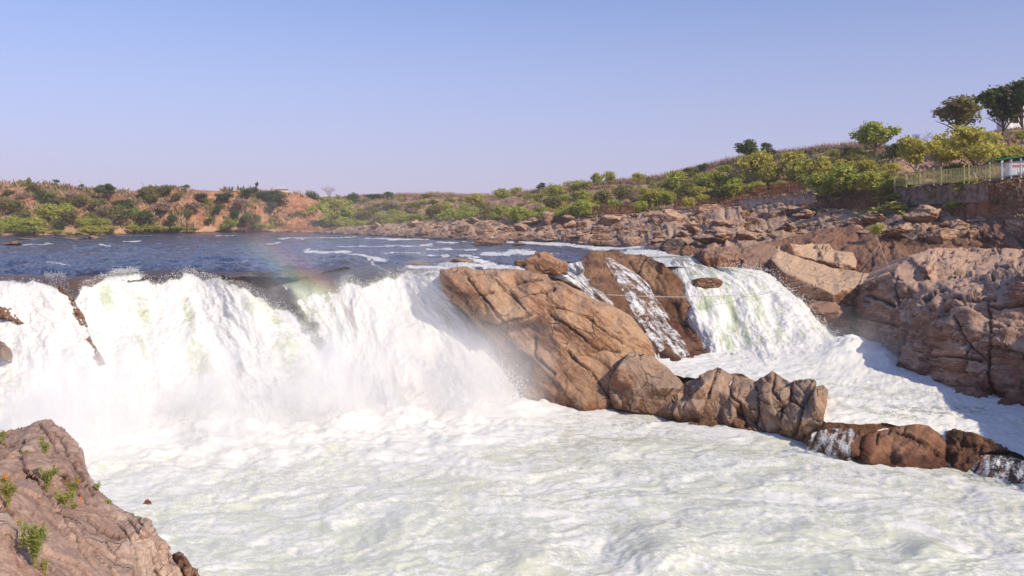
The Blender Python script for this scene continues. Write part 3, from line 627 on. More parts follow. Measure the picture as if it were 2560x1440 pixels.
rock('rock', [(1526,950),(1543,919),(1558,900),(1574,880),(1600,880),(1637,893),(1668,917),(1703,952),(1714,968),(1702,1000),(1690,1050),(1640,1046),(1590,1030),(1536,1020),(1524,985)],
     [(1574,884,51.6),(1637,897,51.4),(1703,955,50.0),(1700,968,49.3),(1620,948,50.0),(1567,920,50.8),(1665,985,49.2),(1540,950,50.4),(1600,990,49.5),(1540,1012,50.2),(1660,1040,48.8),(1590,1035,49.2),(1720,1000,50.5),(1510,980,51.5),(1720,930,51)],
     M['ridge'], 'pinkish broken block leaning on the right foot of the huge tan rock', 3.6, 4, .3, 5, 2, 1.0, wl=0, disp=dict(block=2.4, blk=.12, lump=.03, st=.05, sub=.15, fine=.015), facets=(8, .2))
rock('rock', [(1640,1040),(1668,1000),(1700,960),(1750,940),(1794,916),(1812,926),(1824,932),(1856,934),(1876,946),(1888,955),(1932,928),(1948,936),(1976,956),(2000,950),(2036,946),(2042,953),(2040,966),(2059,961),(2072,973),(2064,1017),(2054,1060),(2036,1080),(2002,1104),(1950,1094),(1880,1079),(1800,1066),(1750,1062),(1690,1052)],
     [(1700,970,50.5),(1794,920,50.5),(1770,960,48.3),(1730,1000,47.6),(1752,1050,47.2),(1775,1000,47.9),(1850,942,50),(1830,985,47.3),(1880,960,49),(1860,1010,46.7),(1925,940,48.4),(1905,985,46.2),(1960,960,47.6),(1925,1010,45.4),(1960,1030,44.8),(1880,1075,45.8),(1985,985,45.8),(2030,955,45.8),(2015,1000,44.4),(2055,975,44.6),(2050,1020,42.6),(2000,1060,42.8),(2005,1100,43.0),(1800,1064,46.9),(1640,1040,48.8),(2085,960,46),(2070,1070,41.8),(1950,1000,45.2)],
     M['ridge'], 'jagged brown rock ridge with sharp blocks running out into the pool', 3.6, 3, .25, 8, 1, 1.0, wl=0, dz=-4, shrink=.8, disp=dict(block=2.0, blk=.20, lump=.0, st=.05, strata=(.8, -.2, .5), crack=.12, sub=.2, flat=1.5, fine=.015, warp=.06), facets=(34, .42), joints=[([(1794,920),(1772,990),(1756,1050)],4),([(1830,945),(1822,985),(1850,1010),(1868,1070)],4),([(1888,960),(1900,1000),(1892,1070)],4),([(1940,935),(1930,975),(1960,1010),(1950,1080)],4),([(1980,960),(1975,1000),(2010,1020)],4),([(2040,960),(2010,1010),(1990,1090)],5),([(1900,985),(1960,970),(2000,960)],3)])
second_out = [(1452,652),(1462,640),(1480,628),(1536,627),(1571,635),(1612,637),(1658,658),(1692,687),(1715,718),(1728,753),(1742,787),(1758,822),(1768,864),(1784,895),(1800,925),(1760,960),(1690,965),(1640,930),(1600,850),(1560,790),(1510,765),(1478,740),(1458,700)]
second_ct = [(1480,632,70),(1540,632,71),(1610,642,70.5),(1475,660,67.2),(1530,665,68.4),(1600,680,67.8),(1640,680,67.6),(1690,695,67),(1640,740,64.2),(1700,770,63.4),(1560,740,62.5),(1500,720,62.5),(1690,800,62),(1655,772,63.6),(1620,800,60.2),(1650,860,57.6),(1720,860,58.6),(1760,870,58.5),(1700,930,53.5),(1770,915,55.2),(1640,930,54.5),(1480,750,61),(1440,650,68),(1740,720,67),(1790,850,60),(1810,940,54)]
def swet(x, y, V): return np.clip(.55 + .5 * fbm(V / 2, 3, 12) + .3 * sstep(700, 850, y) - .9 * np.exp(-((x - 1600) / 45) ** 2 - ((y - 668) / 30) ** 2) * 1.1, 0, 1)
so, SD = rock('rock', second_out, second_ct, M['second'], 'wet rust coloured rock with thin cascades sliding over it', 3.6, 8, .4, 12, 3, 1.0, wl=2, wet_shade_fn=swet, disp=dict(block=3., blk=.2, lump=.12, strata=(.75, -.1, .6), st=.15, sfreq=.9, crack=.15), facets=(20, .35), joints=[([(1612,712),(1675,742),(1700,790),(1717,822)],8),([(1575,650),(1600,690),(1640,735)],5),([(1640,690),(1690,760),(1735,850)],4)])

rock('rock', [(1746,643),(1752,626),(1775,618),(1800,616),(1852,619),(1860,640),(1848,668),(1832,684),(1780,676),(1760,664)],
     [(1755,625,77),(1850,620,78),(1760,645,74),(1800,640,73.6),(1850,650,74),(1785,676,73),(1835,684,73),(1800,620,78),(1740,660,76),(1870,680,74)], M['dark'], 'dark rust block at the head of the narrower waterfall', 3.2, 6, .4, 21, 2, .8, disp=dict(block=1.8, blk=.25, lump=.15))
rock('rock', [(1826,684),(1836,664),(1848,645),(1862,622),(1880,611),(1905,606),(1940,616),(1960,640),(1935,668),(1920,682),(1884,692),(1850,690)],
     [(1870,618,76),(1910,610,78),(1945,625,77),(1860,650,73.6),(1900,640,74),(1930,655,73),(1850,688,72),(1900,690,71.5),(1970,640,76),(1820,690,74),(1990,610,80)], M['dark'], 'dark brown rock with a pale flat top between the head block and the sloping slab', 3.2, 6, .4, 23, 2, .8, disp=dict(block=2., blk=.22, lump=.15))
slab_out = [(1924,680),(1926,650),(1936,634),(1950,628),(1990,640),(2080,668),(2142,678),(2187,686),(2217,690),(2180,705),(2162,720),(2150,745),(2140,780),(2134,830),(2060,848),(2030,820),(2028,785),(1994,772),(1970,744),(1934,712)]
slab_ct = [(1930,650,72.5),(1950,636,75),(2000,650,74.4),(2100,678,73),(2200,690,71),(1960,680,70),(2030,710,68),(2100,725,66.6),(2160,715,67.5),(1935,700,70.8),(1985,748,69),(2030,770,68.2),(2085,735,66.2),(2100,752,66.8),(2040,800,67.2),(2080,800,67),(2125,790,66),(2060,845,65.6),(2135,835,64.5),(1915,660,74),(2230,700,70),(2150,850,64)]
rock('rock', slab_out, slab_ct, M['slab'], 'sloping tan slab beside the narrower waterfall', 3.6, 7, .3, 25, 2, .8, wet_shade_fn=lambda x, y, V: .8 * sstep(20, 55, y - np.interp(x, [1920, 2085, 2160], [672, 738, 720])), disp=dict(block=3.5, blk=.16, lump=.14, strata=(.3, .5, .8), st=.10, sfreq=2.0))  # unlit lower side of the slab painted darker through the wet mask
rock('rock', [(1935,632),(1945,615),(1975,609),(2010,612),(2040,610),(2070,612),(2086,626),(2110,629),(2134,631),(2143,655),(2141,676),(2120,676),(2085,662),(2040,650),(1985,642)],
     [(1950,620,77.5),(2030,612,79),(2080,615,79),(2130,634,77),(2000,630,75.8),(2060,642,75),(2100,650,74.4),(2138,668,74),(1940,636,76),(2110,674,73.6),(2150,680,75),(2150,620,78)], M['slab'], 'rounded pale ledge lying along the top of the sloping slab', 3.2, 5, .3, 27, 2, .8, disp=dict(block=1.8, blk=.22, lump=.14, st=.1))
# the big cliff of the right bank, carried on beyond the frame
cliff_out = [(2130,832),(2134,785),(2140,765),(2168,706),(2217,688),(2246,662),(2271,642),(2338,622),(2405,616),(2480,622),(2560,626),(2700,612),(2900,610),(3150,600),(3400,620),(3450,1300),(3150,1290),(2900,1180),(2700,1080),(2560,1040),(2473,1022),(2405,1004),(2365,992),(2352,968),(2305,954),(2251,944),(2221,930),(2209,902),(2206,874),(2186,856)]
cliff_ct = [(2140,770,66.2),(2170,704,65.4),(2235,680,63),(2320,672,60.8),(2180,790,62.4),(2250,780,59),(2137,828,65.8),(2204,864,60.6),(2300,735,59),(2330,728,57.8),(2280,790,57.2),(2225,852,59),(2290,787,54.9),(2338,757,53.4),(2311,748,57),(2390,727,53.8),(2473,752,49.2),(2506,704,51),(2560,694,47.4),(2430,715,54.4),
    (2300,860,52.6),(2380,850,49.2),(2450,860,47.2),(2550,860,45.6),(2221,922,54.2),(2251,940,51.9),(2305,950,51),(2365,988,47.2),(2405,998,46.2),(2473,1018,45.2),(2560,1034,44.2),(2350,920,49.6),(2480,930,46.2),(2340,700,60.5),(2400,692,59.5),(2500,672,60.5),(2560,662,59),(2245,665,66),(2340,628,71),(2405,620,73),(2480,626,72),(2560,630,70),
    (2700,690,46),(2720,860,43),(2700,1080,40.8),(2700,625,66),(2900,690,44),(2900,900,38),(2900,1180,34),(3150,700,36),(3150,1290,28),(3450,1300,24),(3400,660,32),(2950,600,60)]
rock('cliff', cliff_out, cliff_ct, M['cliff'], 'massive purple brown rock cliff with pale top on the right of the channel', 4.4, 16, .3, 31, 2, 1.2, wl=1.6, dz=-3, disp=dict(block=3.2, blk=.30, lump=.08, strata=(.22, .1, 1), st=.12, sfreq=.75, crack=.34, fine=.025, flat=1.8, warp=.06, sub=.25), cat='cliff', facets=(110, .6), jd=.34, joints=[([(2167,735),(2200,748),(2234,763)],6),([(2140,792),(2190,803),(2237,812)],4),([(2389,755),(2440,757),(2490,752)],5),([(2483,771),(2520,768),(2570,760)],5),([(2483,869),(2520,880),(2570,888)],6),([(2480,820),(2533,817),(2580,822)],4),([(2330,728),(2295,778),(2262,830),(2240,900)],6),([(2240,690),(2236,720),(2245,760)],4),([(2395,800),(2420,860),(2405,930)],4),([(2470,760),(2478,830),(2470,930),(2490,1010)],4),([(2340,700),(2400,680),(2470,668),(2560,672)],4),([(2300,900),(2370,890),(2450,900)],4)])
weir_out = [(2143,1146),(2150,1110),(2159,1085),(2194,1078),(2225,1072),(2262,1064),(2288,1060),(2321,1062),(2335,1074),(2358,1092),(2368,1114),(2362,1140),(2372,1162),(2398,1186),(2382,1192),(2335,1184),(2288,1174),(2241,1169),(2194,1165),(2159,1158)]
weir_ct = [(2165,1088,40.8),(2290,1063,40.9),(2335,1078,40.6),(2200,1100,40.6),(2290,1090,40.4),(2350,1110,40.2),(2180,1150,39.2),(2260,1150,38.9),(2330,1150,38.7),(2240,1168,39),(2390,1188,37.9),(2150,1158,39.4),(2130,1080,42),(2390,1100,41),(2400,1060,43)]
rock('rock', weir_out, weir_ct, M['weir'], 'rounded rust brown rock with a long crack on the lip of the channel', 3.6, 3.5, .25, 41, 3, .8, wl=0, wet_shade_fn=lambda x, y, V: np.clip(.9 * sstep(2205, 2165, x + 10 * fbm(V, 2, 3)) + .2, 0, 1), disp=dict(block=2.2, blk=.10, lump=.06, st=.05, crack=.08, fine=.015), facets=(10, .16), joints=[([(2239,1082),(2274,1092),(2335,1123)],4),([(2335,1123),(2350,1136)],3),([(2195,1084),(2190,1110)],3)])
rock('rock', [(2340,1086),(2389,1076),(2429,1081),(2464,1095),(2520,1118),(2518,1128),(2476,1130),(2447,1136),(2450,1156),(2420,1178),(2402,1192),(2380,1180),(2360,1150),(2355,1110)],
     [(2389,1080,40.3),(2440,1090,39.9),(2515,1122,38.8),(2400,1110,40),(2400,1135,39.3),(2440,1150,38.8),(2405,1188,37.9),(2360,1120,40.4),(2470,1128,39),(2330,1080,42),(2540,1100,42)], M['second'], 'glossy wet red brown rock washed by the channel', 3.2, 3, .2, 43, 2, .8, wl=0, wet_shade_fn=lambda x, y, V: .8 + 0 * x, disp=dict(block=1.1, blk=.18, lump=.12))
rock('rock', [(2022,1100),(2036,1070),(2070,1056),(2147,1060),(2211,1058),(2250,1066),(2220,1078),(2160,1092),(2150,1140),(2110,1146),(2060,1134),(2024,1118)],
     [(2050,1086,41.6),(2147,1063,41.4),(2215,1060,41.5),(2110,1090,41.4),(2060,1110,41.4),(2130,1120,40.4),(2140,1146,39.6),(2024,1116,41.8),(2240,1085,42),(2000,1080,43)], M['second'], 'low wet sill where thin water slips from the channel into the pool', 3.2, 3, .1, 45, 2, .8, wl=0, wet_shade_fn=lambda x, y, V: .8 + 0 * x, disp=dict(block=1.2, blk=.14, lump=.1))
rock('rock', [(2436,1150),(2450,1132),(2520,1136),(2640,1176),(2800,1240),(2800,1330),(2640,1262),(2530,1226),(2470,1200),(2440,1184)],
     [(2450,1140,39.2),(2540,1150,38.4),(2640,1186,36.6),(2450,1180,38),(2530,1220,36.6),(2640,1255,34.6),(2800,1250,33),(2800,1320,32),(2420,1120,40),(2560,1120,39)], M['weir'], 'dark dripping rock wall at the right edge under a thin curtain of water', 3.2, 3, .15, 47, 2, .8, wl=0, wet_shade_fn=lambda x, y, V: .9 + 0 * x, disp=dict(block=1.2, blk=.2, lump=.12))
# rocks showing through the left end of the main fall
for k, (ol, ct, lab) in enumerate([
  ([(130,724),(150,716),(176,742),(196,770),(214,806),(224,840),(238,872),(254,908),(242,904),(214,866),(196,838),(180,806),(160,772),(138,746)], [(150,722,52.0),(190,780,51.2),(225,850,49.6),(252,905,48.2),(120,730,53),(170,800,51.2),(215,780,51.5),(260,860,49.5)], 'slim brown rock fin showing through the left end of the main fall'),
  ([(-60,730),(0,742),(22,762),(40,790),(58,808),(46,812),(18,796),(-20,790),(-60,780)], [(-60,740,51.5),(10,752,51),(50,806,49.6),(-60,785,49.6),(10,795,49.4),(60,770,51)], 'brown rock edge at the left frame above the falling water'),
  ([(-60,838),(0,852),(14,880),(14,902),(0,890),(-60,880)], [(-60,845,48.2),(8,862,47.6),(12,900,46.8),(-60,885,47),(20,850,48.4)], 'small dark rock tip under the brown rock edge at the left frame')]):
    rock('rock', ol, ct, M['second'], lab, 3.2, 3, .1, 50 + k, 2, .8, wet_shade_fn=lambda x, y, V: .5 + 0 * x, disp=dict(block=1.3, blk=.12, lump=.08))
# the near rock we stand on
near_out = [(-120,1110),(0,1084),(20,1078),(58,1072),(80,1058),(96,1051),(130,1051),(146,1068),(168,1086),(188,1110),(206,1140),(216,1170),(232,1205),(250,1232),(282,1258),(310,1278),(345,1288),(372,1304),(392,1340),(420,1380),(446,1412),(466,1450),(500,1520),(560,1700),(-120,1700)]
near_ct = [(0,1090,15.5),(95,1058,16.3),(140,1062,16.2),(185,1112,15.6),(60,1110,14.2),(120,1130,14),(215,1180,14.8),(250,1240,14),(310,1285,13.2),(372,1310,12.8),(440,1410,12.2),(160,1180,13),(0,1170,12.6),(60,1180,12.5),(70,1176,12.2),(105,1210,12),(150,1270,11.6),(195,1330,11.1),(235,1420,10.4),(0,1240,10.4),(30,1280,10.2),(80,1400,9.4),(110,1440,9.1),(120,1215,12.5),(165,1265,12.3),(210,1310,12),(280,1370,11.6),(330,1420,11.2),(350,1330,12.1),(20,1330,9.3),(-120,1200,11),(-120,1440,8),(300,1480,10.5),(500,1520,12),(200,1600,8.6),(560,1700,11),(-120,1700,6.8),(240,1260,13),(400,1440,11.9),(200,1230,13.4)]
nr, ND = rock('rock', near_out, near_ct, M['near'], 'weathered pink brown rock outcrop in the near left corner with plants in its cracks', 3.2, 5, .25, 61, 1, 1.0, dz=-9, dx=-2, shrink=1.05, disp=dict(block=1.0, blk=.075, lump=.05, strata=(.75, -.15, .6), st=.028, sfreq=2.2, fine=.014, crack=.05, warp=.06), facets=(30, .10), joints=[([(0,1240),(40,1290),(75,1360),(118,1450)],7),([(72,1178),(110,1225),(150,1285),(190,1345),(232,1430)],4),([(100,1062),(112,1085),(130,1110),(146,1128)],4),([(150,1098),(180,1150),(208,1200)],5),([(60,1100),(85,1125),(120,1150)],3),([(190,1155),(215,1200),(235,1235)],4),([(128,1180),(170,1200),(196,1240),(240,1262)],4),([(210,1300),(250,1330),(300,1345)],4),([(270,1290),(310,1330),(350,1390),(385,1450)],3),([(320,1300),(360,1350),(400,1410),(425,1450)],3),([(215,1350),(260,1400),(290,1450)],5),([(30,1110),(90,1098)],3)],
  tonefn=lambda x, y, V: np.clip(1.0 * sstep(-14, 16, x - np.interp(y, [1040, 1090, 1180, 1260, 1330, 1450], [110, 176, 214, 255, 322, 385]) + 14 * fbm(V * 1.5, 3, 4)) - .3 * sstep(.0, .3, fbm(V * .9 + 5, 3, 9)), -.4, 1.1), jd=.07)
rock('rock', [(432,1386),(448,1380),(462,1392),(478,1412),(492,1432),(505,1450),(540,1520),(500,1540),(470,1460),(446,1420)], [(450,1386,16),(490,1434,15.4),(530,1520,14.6),(460,1420,15.4),(490,1500,14.6),(420,1380,16.6)], M['dark'], 'dark grey rock edge behind the near outcrop at the bottom', 3.2, 2, .1, 63, 2, .8, dz=-7, disp=dict(block=.7, blk=.08, lump=.05, st=.03))
rock('rock', [(358,1266),(362,1252),(368,1246),(376,1252),(382,1262),(384,1274),(374,1284),(362,1282)], [(370,1250,yz(1272,0)),(372,1280,yz(1284,-.1)),(355,1270,yz(1274,0)),(390,1270,yz(1274,0))], M['dark'], 'small dark rock tip poking out of the foam beside the near outcrop', 2.4, .8, .1, 65, 2, .5, disp=dict(block=.5, blk=.05, lump=.05, st=.02))

# ------------------------------------------------------------------ thin cascades over the wet rock
def on_rock(D, pts, off): 
    return [(x, y, float(D(x, y)[0]) - off) for x, y in pts]
def lace_cut(th, sc=1., seed=3):
    def f(px, py, u, v, C):
        e = np.minimum(u, 1 - u) * 2
        n = fbm(C * (2.6 * sc, 1.5 * sc, 1), 4, seed, .62) + .25 * fbm(C * (8, 6, 1), 2, seed + 2)
        return n + .9 * sstep(0, .45, e) > th
    return f
def cf(lo, sc=1.):
    def f(px, py, u, v, C):
        e = np.minimum(u, 1 - u) * 2; n = fbm(C * (2.2 * sc, .6 * sc, 1), 4, 5, .6)
        return {'foam': np.clip(lo + .45 * n - .55 * sstep(.4, 0, e + .2 * n), 0, 1.2), 'dark': 0 * u, 'brown': 0 * u}
    return f
CAS = [on_rock(SD, [(1320,690),(1372,704),(1420,724),(1462,745),(1496,764)], .2), on_rock(SD, [(1372,668),(1410,694),(1446,716),(1480,738),(1512,762)], .25), on_rock(SD, [(1440,656),(1455,682),(1470,706),(1495,732),(1528,762)], .2), on_rock(SD, [(1466,650),(1470,676),(1484,706),(1508,732),(1540,764)], .15)]
CAS = [[(x, y, 61.5 - .0 * y - (y - 690) * .03) if False else (x, y, Y if Y < 66 else 66) for x, y, Y in l] for l in CAS]
c1, _ = fall_obj('cascade', CAS, 70, 80, M['lace'], 'short white cascade falling behind the top of the huge tan rock', cf(.62), amp=.22, seed=24, grow=(0, .3), flowscale=.8)
CAS2 = [on_rock(SD, p, .18) for p in ([(1508,642),(1530,690),(1556,748),(1590,812),(1624,866),(1640,930)], [(1516,642),(1560,690),(1590,748),(1625,812),(1672,870),(1690,945)], [(1524,645),(1592,690),(1630,748),(1660,812),(1705,872),(1730,945)], [(1532,648),(1612,700),(1650,752),(1692,822),(1728,880),(1752,940)])]
c2, _ = fall_obj('cascade', CAS2, 110, 170, M['lace'], 'lacy thin cascade spreading down over the wet rust coloured rock', cf(.55), amp=.10, seed=27, grow=(0, .2), flowscale=.8)
CAS3 = [[Z(2018,1088,1.0), Z(2012,1104,.55), Z(1996,1128,0)], [Z(2060,1074,1.2), Z(2058,1104,.75), Z(2050,1140,0)], [Z(2110,1070,1.25), Z(2108,1106,.85), Z(2104,1150,0)], [Z(2150,1074,1.25), Z(2150,1106,.9), Z(2146,1158,0)]]
c3, _ = fall_obj('cascade', CAS3, 90, 50, M['lace'], 'low cascade spilling from the channel between the jagged ridge and the rounded rust rock', cf(.5), amp=.12, seed=29, grow=(0, .2), flowscale=.6)
CAS4 = [[Z(2440,1140,.9), Z(2430,1160,.5), Z(2412,1196,0)], [Z(2480,1138,.95), Z(2470,1170,.55), Z(2460,1208,0)], [Z(2540,1146,.95), Z(2536,1186,.5), Z(2530,1228,-.05)], [Z(2640,1180,.9), Z(2640,1220,.4), Z(2640,1270,-.05)]]
c4, _ = fall_obj('cascade', CAS4, 90, 40, M['lace'], 'thin curtain of water dripping over the dark rock wall at the right edge', cf(.45), amp=.10, seed=33, grow=(0, .2), flowscale=.6)
# ------------------------------------------------------------------ banks and hillsides
HILL = {}
def bank(name, top, bot, mid, mat, label, step, ystep, seed, amp=1., thick=25, dz=-6, shorefn=None, cat='hillside', gully=.8, kind='structure'):
    out = [tuple(p) for p in top] + [tuple(p) for p in reversed(bot)]
    V, T, loop, PX, D = patch(out, mid, step, 3, .6, seed, ystep)
    N = vnormals(V, T); s = -1 if (N * (V - (0, 0, EYE))).sum() > 0 else 1
    S = V[:, 0] * 1.0; C = np.stack([V[:, 0] / 7., V[:, 2] / 14., V[:, 1] / 20.], 1)
    d = gully * (1.1 * fbm(C, 4, seed, .55, ridged=True) * .6) + .30 * fbm(V / 2.2, 3, seed + 4) + .12 * fbm(V / .8, 2, seed + 7)
    e = np.clip(np.minimum(np.abs(PX[:, 1] - np.interp(PX[:, 0], [q[0] for q in top], [q[1] for q in top])), np.abs(PX[:, 1] - np.interp(PX[:, 0], [q[0] for q in bot], [q[1] for q in bot]))) / 26, .12, 1); e[loop] = .1
    V = V + N * s * (d * e * amp)[:, None]
    sh = shorefn(PX[:, 0], PX[:, 1]) if shorefn else np.zeros(len(V)); nf = len(V)
    V, T = close_back(V, T, loop, thick, .98, dz); sh = np.concatenate([sh, np.zeros(len(V) - nf)])
    o = mesh_obj(name, V, T, mat, attrs={'shore': np.clip(sh, 0, 1), 'wet': 0 * sh}); tag(o, label, cat, kind=kind)
    HILL[name] = D; return D
o = mesh_obj('ground', np.array([(-6000, -300, -3), (6000, -300, -3), (6000, 9000, -3), (-6000, 9000, -3)], float), np.array([[0, 1, 2, 3]]), M['dry_hill'], attrs={'shore': [0] * 4}); tag(o, kind='structure')
W7 = lambda x, y: (x, y, yz(y, 7.25))
# far red bank on the left
LT = [(-260,458,222),(0,460,222),(60,460,222),(120,464,222),(170,470,223),(240,477,224),(300,484,226),(350,478,228),(400,472,230),(470,474,236),(540,477,240),(620,478,246),(700,478,252),(745,484,256),(800,505,262),(850,530,268)]
LB = [(-260,592,178),(0,590,181),(100,588,186),(200,587,190),(300,584,204),(400,582,215),(520,580,226),(640,579,234),(720,580,232),(800,581,224),(870,582,216)]
LM = [(0,520,210),(150,520,211),(300,525,213),(450,520,222),(600,520,234),(0,560,196),(150,560,197),(300,558,207),(450,555,218),(600,552,230),(700,530,242),(700,560,236),(0,574,190),(200,574,196),(400,571,214),(620,570,231),(760,550,242)]
LD = bank('left_bank', LT, LB, LM, M['red_earth'], 'steep red earth bank across the river', 5, 3, 5, 2.2, 40, -4, lambda x, y: sstep(563, 576, y + 5 * fbm(np.stack([x / 30, y / 20, x * 0], 1), 2, 3)) * sstep(760, 640, x), gully=.55)
# dry wooded hill on the right bank
RT = [(700,520,300),(760,492,300),(800,492,296),(900,492,286),(1000,489,270),(1100,487,255),(1180,492,245),(1260,490,232),(1330,482,222),(1400,474,212),(1480,462,202),(1560,456,194),(1640,448,186),(1720,430,178),(1800,412,170),(1860,398,163),(1950,388,156),(2040,378,148),(2100,370,141),(2160,368,136),(2230,372,128),(2300,364,122),(2400,345,115),(2480,332,110),(2560,322,106),(2760,300,98)]
RB = [(690,578,246),(780,578,240),(860,575,226),(960,568,205),(1060,562,186),(1160,556,172),(1260,556,160),(1360,552,152),(1460,548,145),(1560,540,139),(1660,528,131),(1760,518,124),(1860,512,117),(1960,506,111),(2060,500,105),(2160,486,98),(2260,470,90),(2360,462,85.5),(2460,455,81),(2560,448,77.5),(2760,436,70)]
RM = [(800,540,262),(950,530,236),(1100,525,212),(1250,525,188),(1400,520,172),(1550,500,164),(1700,480,154),(1850,460,142),(2000,450,131),(2150,430,118),(2300,425,104),(2450,410,95),(2300,450,93),(2450,430,85.5),(2150,465,106),(1850,490,127)]
RD = bank('right_hill', RT, RB, RM, M['dry_hill'], 'dry scrub hillside of the right bank', 5, 3, 6, 1.4, 50, -6, lambda x, y: .6 * sstep(2150, 2300, x) * sstep(392, 420, y), gully=.7)
# brown grassy slope under the railing, right
BT = [(1990,512,108),(2060,503,104),(2160,490,97),(2260,474,89.5),(2360,466,85),(2460,459,80.6),(2560,452,77),(2780,440,70)]
BB = [(1990,560,104),(2080,570,97),(2180,566,91),(2280,572,87),(2380,580,83),(2480,600,78),(2560,640,72),(2780,660,66)]
BM = [(2200,520,93),(2350,520,84.5),(2500,520,78.4),(2100,530,101)]
BD = bank('brown_bank', BT, BB, BM, M['brown_bank'], 'brown grassy slope below the retaining wall', 4, 3, 7, .8, 8, -3, None, gully=.6)
# rocky shore of the right bank
ST = [(800,572,236),(880,566,220),(980,560,196),(1080,552,180),(1160,548,170),(1260,552,159),(1360,548,151),(1460,544,144),(1560,537,138),(1660,526,130),(1760,517,123),(1850,514,117),(1950,510,110),(2030,520,104),(2100,528,98),(2200,522,91),(2300,516,87),(2400,526,83),(2470,556,79),(2560,545,74),(2700,530,68)]
SB = [(790,582,214),(880,585,197),(960,590,176),(1040,594,161),(1120,598,149),(1200,600,143),(1290,600,143),(1380,603,135),(1470,612,118),(1560,618,108),(1640,626,97),(1720,636,87),(1760,640,83),(1860,640,82),(1960,650,79),(2060,680,76),(2140,720,71),(2240,720,69),(2340,680,71),(2480,680,69),(2560,680,66),(2700,690,62)]
SM = [(900,576,204),(1000,574,182),(1100,574,166),(1200,576,156),(1300,576,150),(1400,574,141),(1500,576,131),(1600,575,121),(1700,575,109),(1800,570,101),(1900,565,98),(2000,570,94),(1850,610,88),(1980,605,84),(2100,560,90),(2100,640,79),(2200,560,85),(2200,640,77),(2300,560,82),(2330,620,77),(2430,580,78),(2450,640,74),(2540,600,73)]
def rock_bank():
    out = ST + list(reversed(SB))
    V, T, loop, PX, D = patch(out, SM, 4, 2, .8, 9, 2.4)
    N = vnormals(V, T); s = -1 if (N * (V - (0, 0, EYE))).sum() > 0 else 1
    sz = np.clip(V[:, 1] / 100, .7, 1.15)
    d, tone = rock_disp(V / sz[:, None], N * s, seed=71, block=1.9, blk=.42, lump=.30, strata=(.15, -.25, 1), st=.34, sfreq=.9, crack=.3, fine=.06, flat=1.6); d = d * sz
    e = np.ones(len(V)); e[loop] = .3; V = V + N * s * (d * e)[:, None]
    nf = len(V); wet = np.zeros(nf)
    wet = np.maximum(sstep(1.1, .2, V[:, 2] - 7.4 + .5 * fbm(V / 2, 2, 5)) * .8, sstep(560, 600, PX[:, 1]) * sstep(1900, 2060, PX[:, 0]) * .75)  # second term: darker by position towards the lower right
    V, T = close_back(V, T, loop, 12, .97, -4); wet = np.concatenate([wet, np.zeros(len(V) - nf)]); tone = np.concatenate([tone, np.full(len(V) - nf, .5)])
    o = mesh_obj('rocky_shore', V, T, M['bank'], attrs={'wet': wet, 'tone': tone}); tag(o, 'broken rock shelf along the right bank', 'rocky shore', kind='structure'); return D
SD2 = rock_bank()
# big named rocks on the right bank
rock('rock', [(1880,640),(1900,612),(1950,596),(2010,584),(2080,572),(2130,566),(2170,575),(2196,592),(2230,600),(2262,640),(2256,700),(2150,720),(2100,640),(2010,625)],
     [(1900,625,80),(2000,595,82),(2100,578,84),(2170,585,83),(2230,610,80),(2050,620,79.5),(2150,620,80.4),(2200,660,78),(2150,690,76.5),(2250,690,76),(1880,640,80),(2100,650,78)], M['dark'], 'dark rust boulder wall in the shade behind the sloping slab', 3.4, 8, .4, 81, 2, .8, disp=dict(block=2.4, blk=.35, lump=.35, crack=.2), wet_shade_fn=lambda x, y, V: .5 + 0 * x)  # even wet value paints the shade on this wall into its colour
rock('rock', [(2225,690),(2240,655),(2270,632),(2300,615),(2340,604),(2372,598),(2420,606),(2470,618),(2500,628),(2480,650),(2300,690)],
     [(2245,660,77),(2300,622,79),(2330,640,77.4),(2372,603,79.6),(2400,625,78),(2470,625,78.4),(2300,680,76),(2480,645,77),(2220,700,77)], M['weir'], 'orange brown boulder behind the pale cliff top', 3.2, 5, .3, 83, 2, .8, disp=dict(block=1.8, blk=.3, lump=.2))
rock('rock', [(2400,640),(2420,610),(2445,575),(2478,548),(2520,530),(2560,524),(2700,510),(2700,650),(2560,640),(2480,636)],
     [(2430,610,76),(2470,560,77.4),(2540,535,77),(2500,590,74.4),(2560,600,72.6),(2600,560,73),(2480,632,74),(2690,520,72),(2690,640,68),(2400,640,77)], M['dark'], 'dark shaded rust rock slope at the right edge above the cliff', 3.4, 8, .4, 85, 2, .8, disp=dict(block=2.2, blk=.4, lump=.3, crack=.22), wet_shade_fn=lambda x, y, V: .35 + 0 * x)  # shaded look painted in: the whole slope darkened through the wet mask
# boulders: prototypes, then placed one by one
def ico(sub):
    import bmesh
    bm = bmesh.new(); bmesh.ops.create_icosphere(bm, subdivisions=sub, radius=1.0)
    V = np.array([v.co[:] for v in bm.verts]); T = np.array([[v.index for v in f.verts] for f in bm.faces]); bm.free(); return V, T
IV, IT = ico(4); IV5, IT5 = ico(5)
def boulder_mesh(seed, sx=1., sy=1., sz=.75, sharp=.45):
    rng = np.random.default_rng(seed); V = IV5.copy()
    for k in range(13):                                   # chop with random planes: flat faces and edges
        n = rng.normal(size=3); n /= np.linalg.norm(n); h = rng.uniform(.46, .84); d = V @ n
        V = V - np.outer(np.clip(d - h, 0, None) * .97, n)
    V = V * (1 + .10 * fbm(V * 1.1 + seed, 2, seed))[:, None]
    N = vnormals(V, IT5); d, tone = rock_disp(V + seed * 3.1, N, seed=seed, block=.62, blk=.13, lump=.08, strata=rng.normal(size=3) * (.5, .5, .3) + (0, 0, 1), st=.075, sfreq=4.2, fine=.022, crack=.05)
    V = V + N * d[:, None]
    V = V * (sx, sy, sz); V[:, 2] -= V[:, 2].min() * .62
    return V
PROTO = []
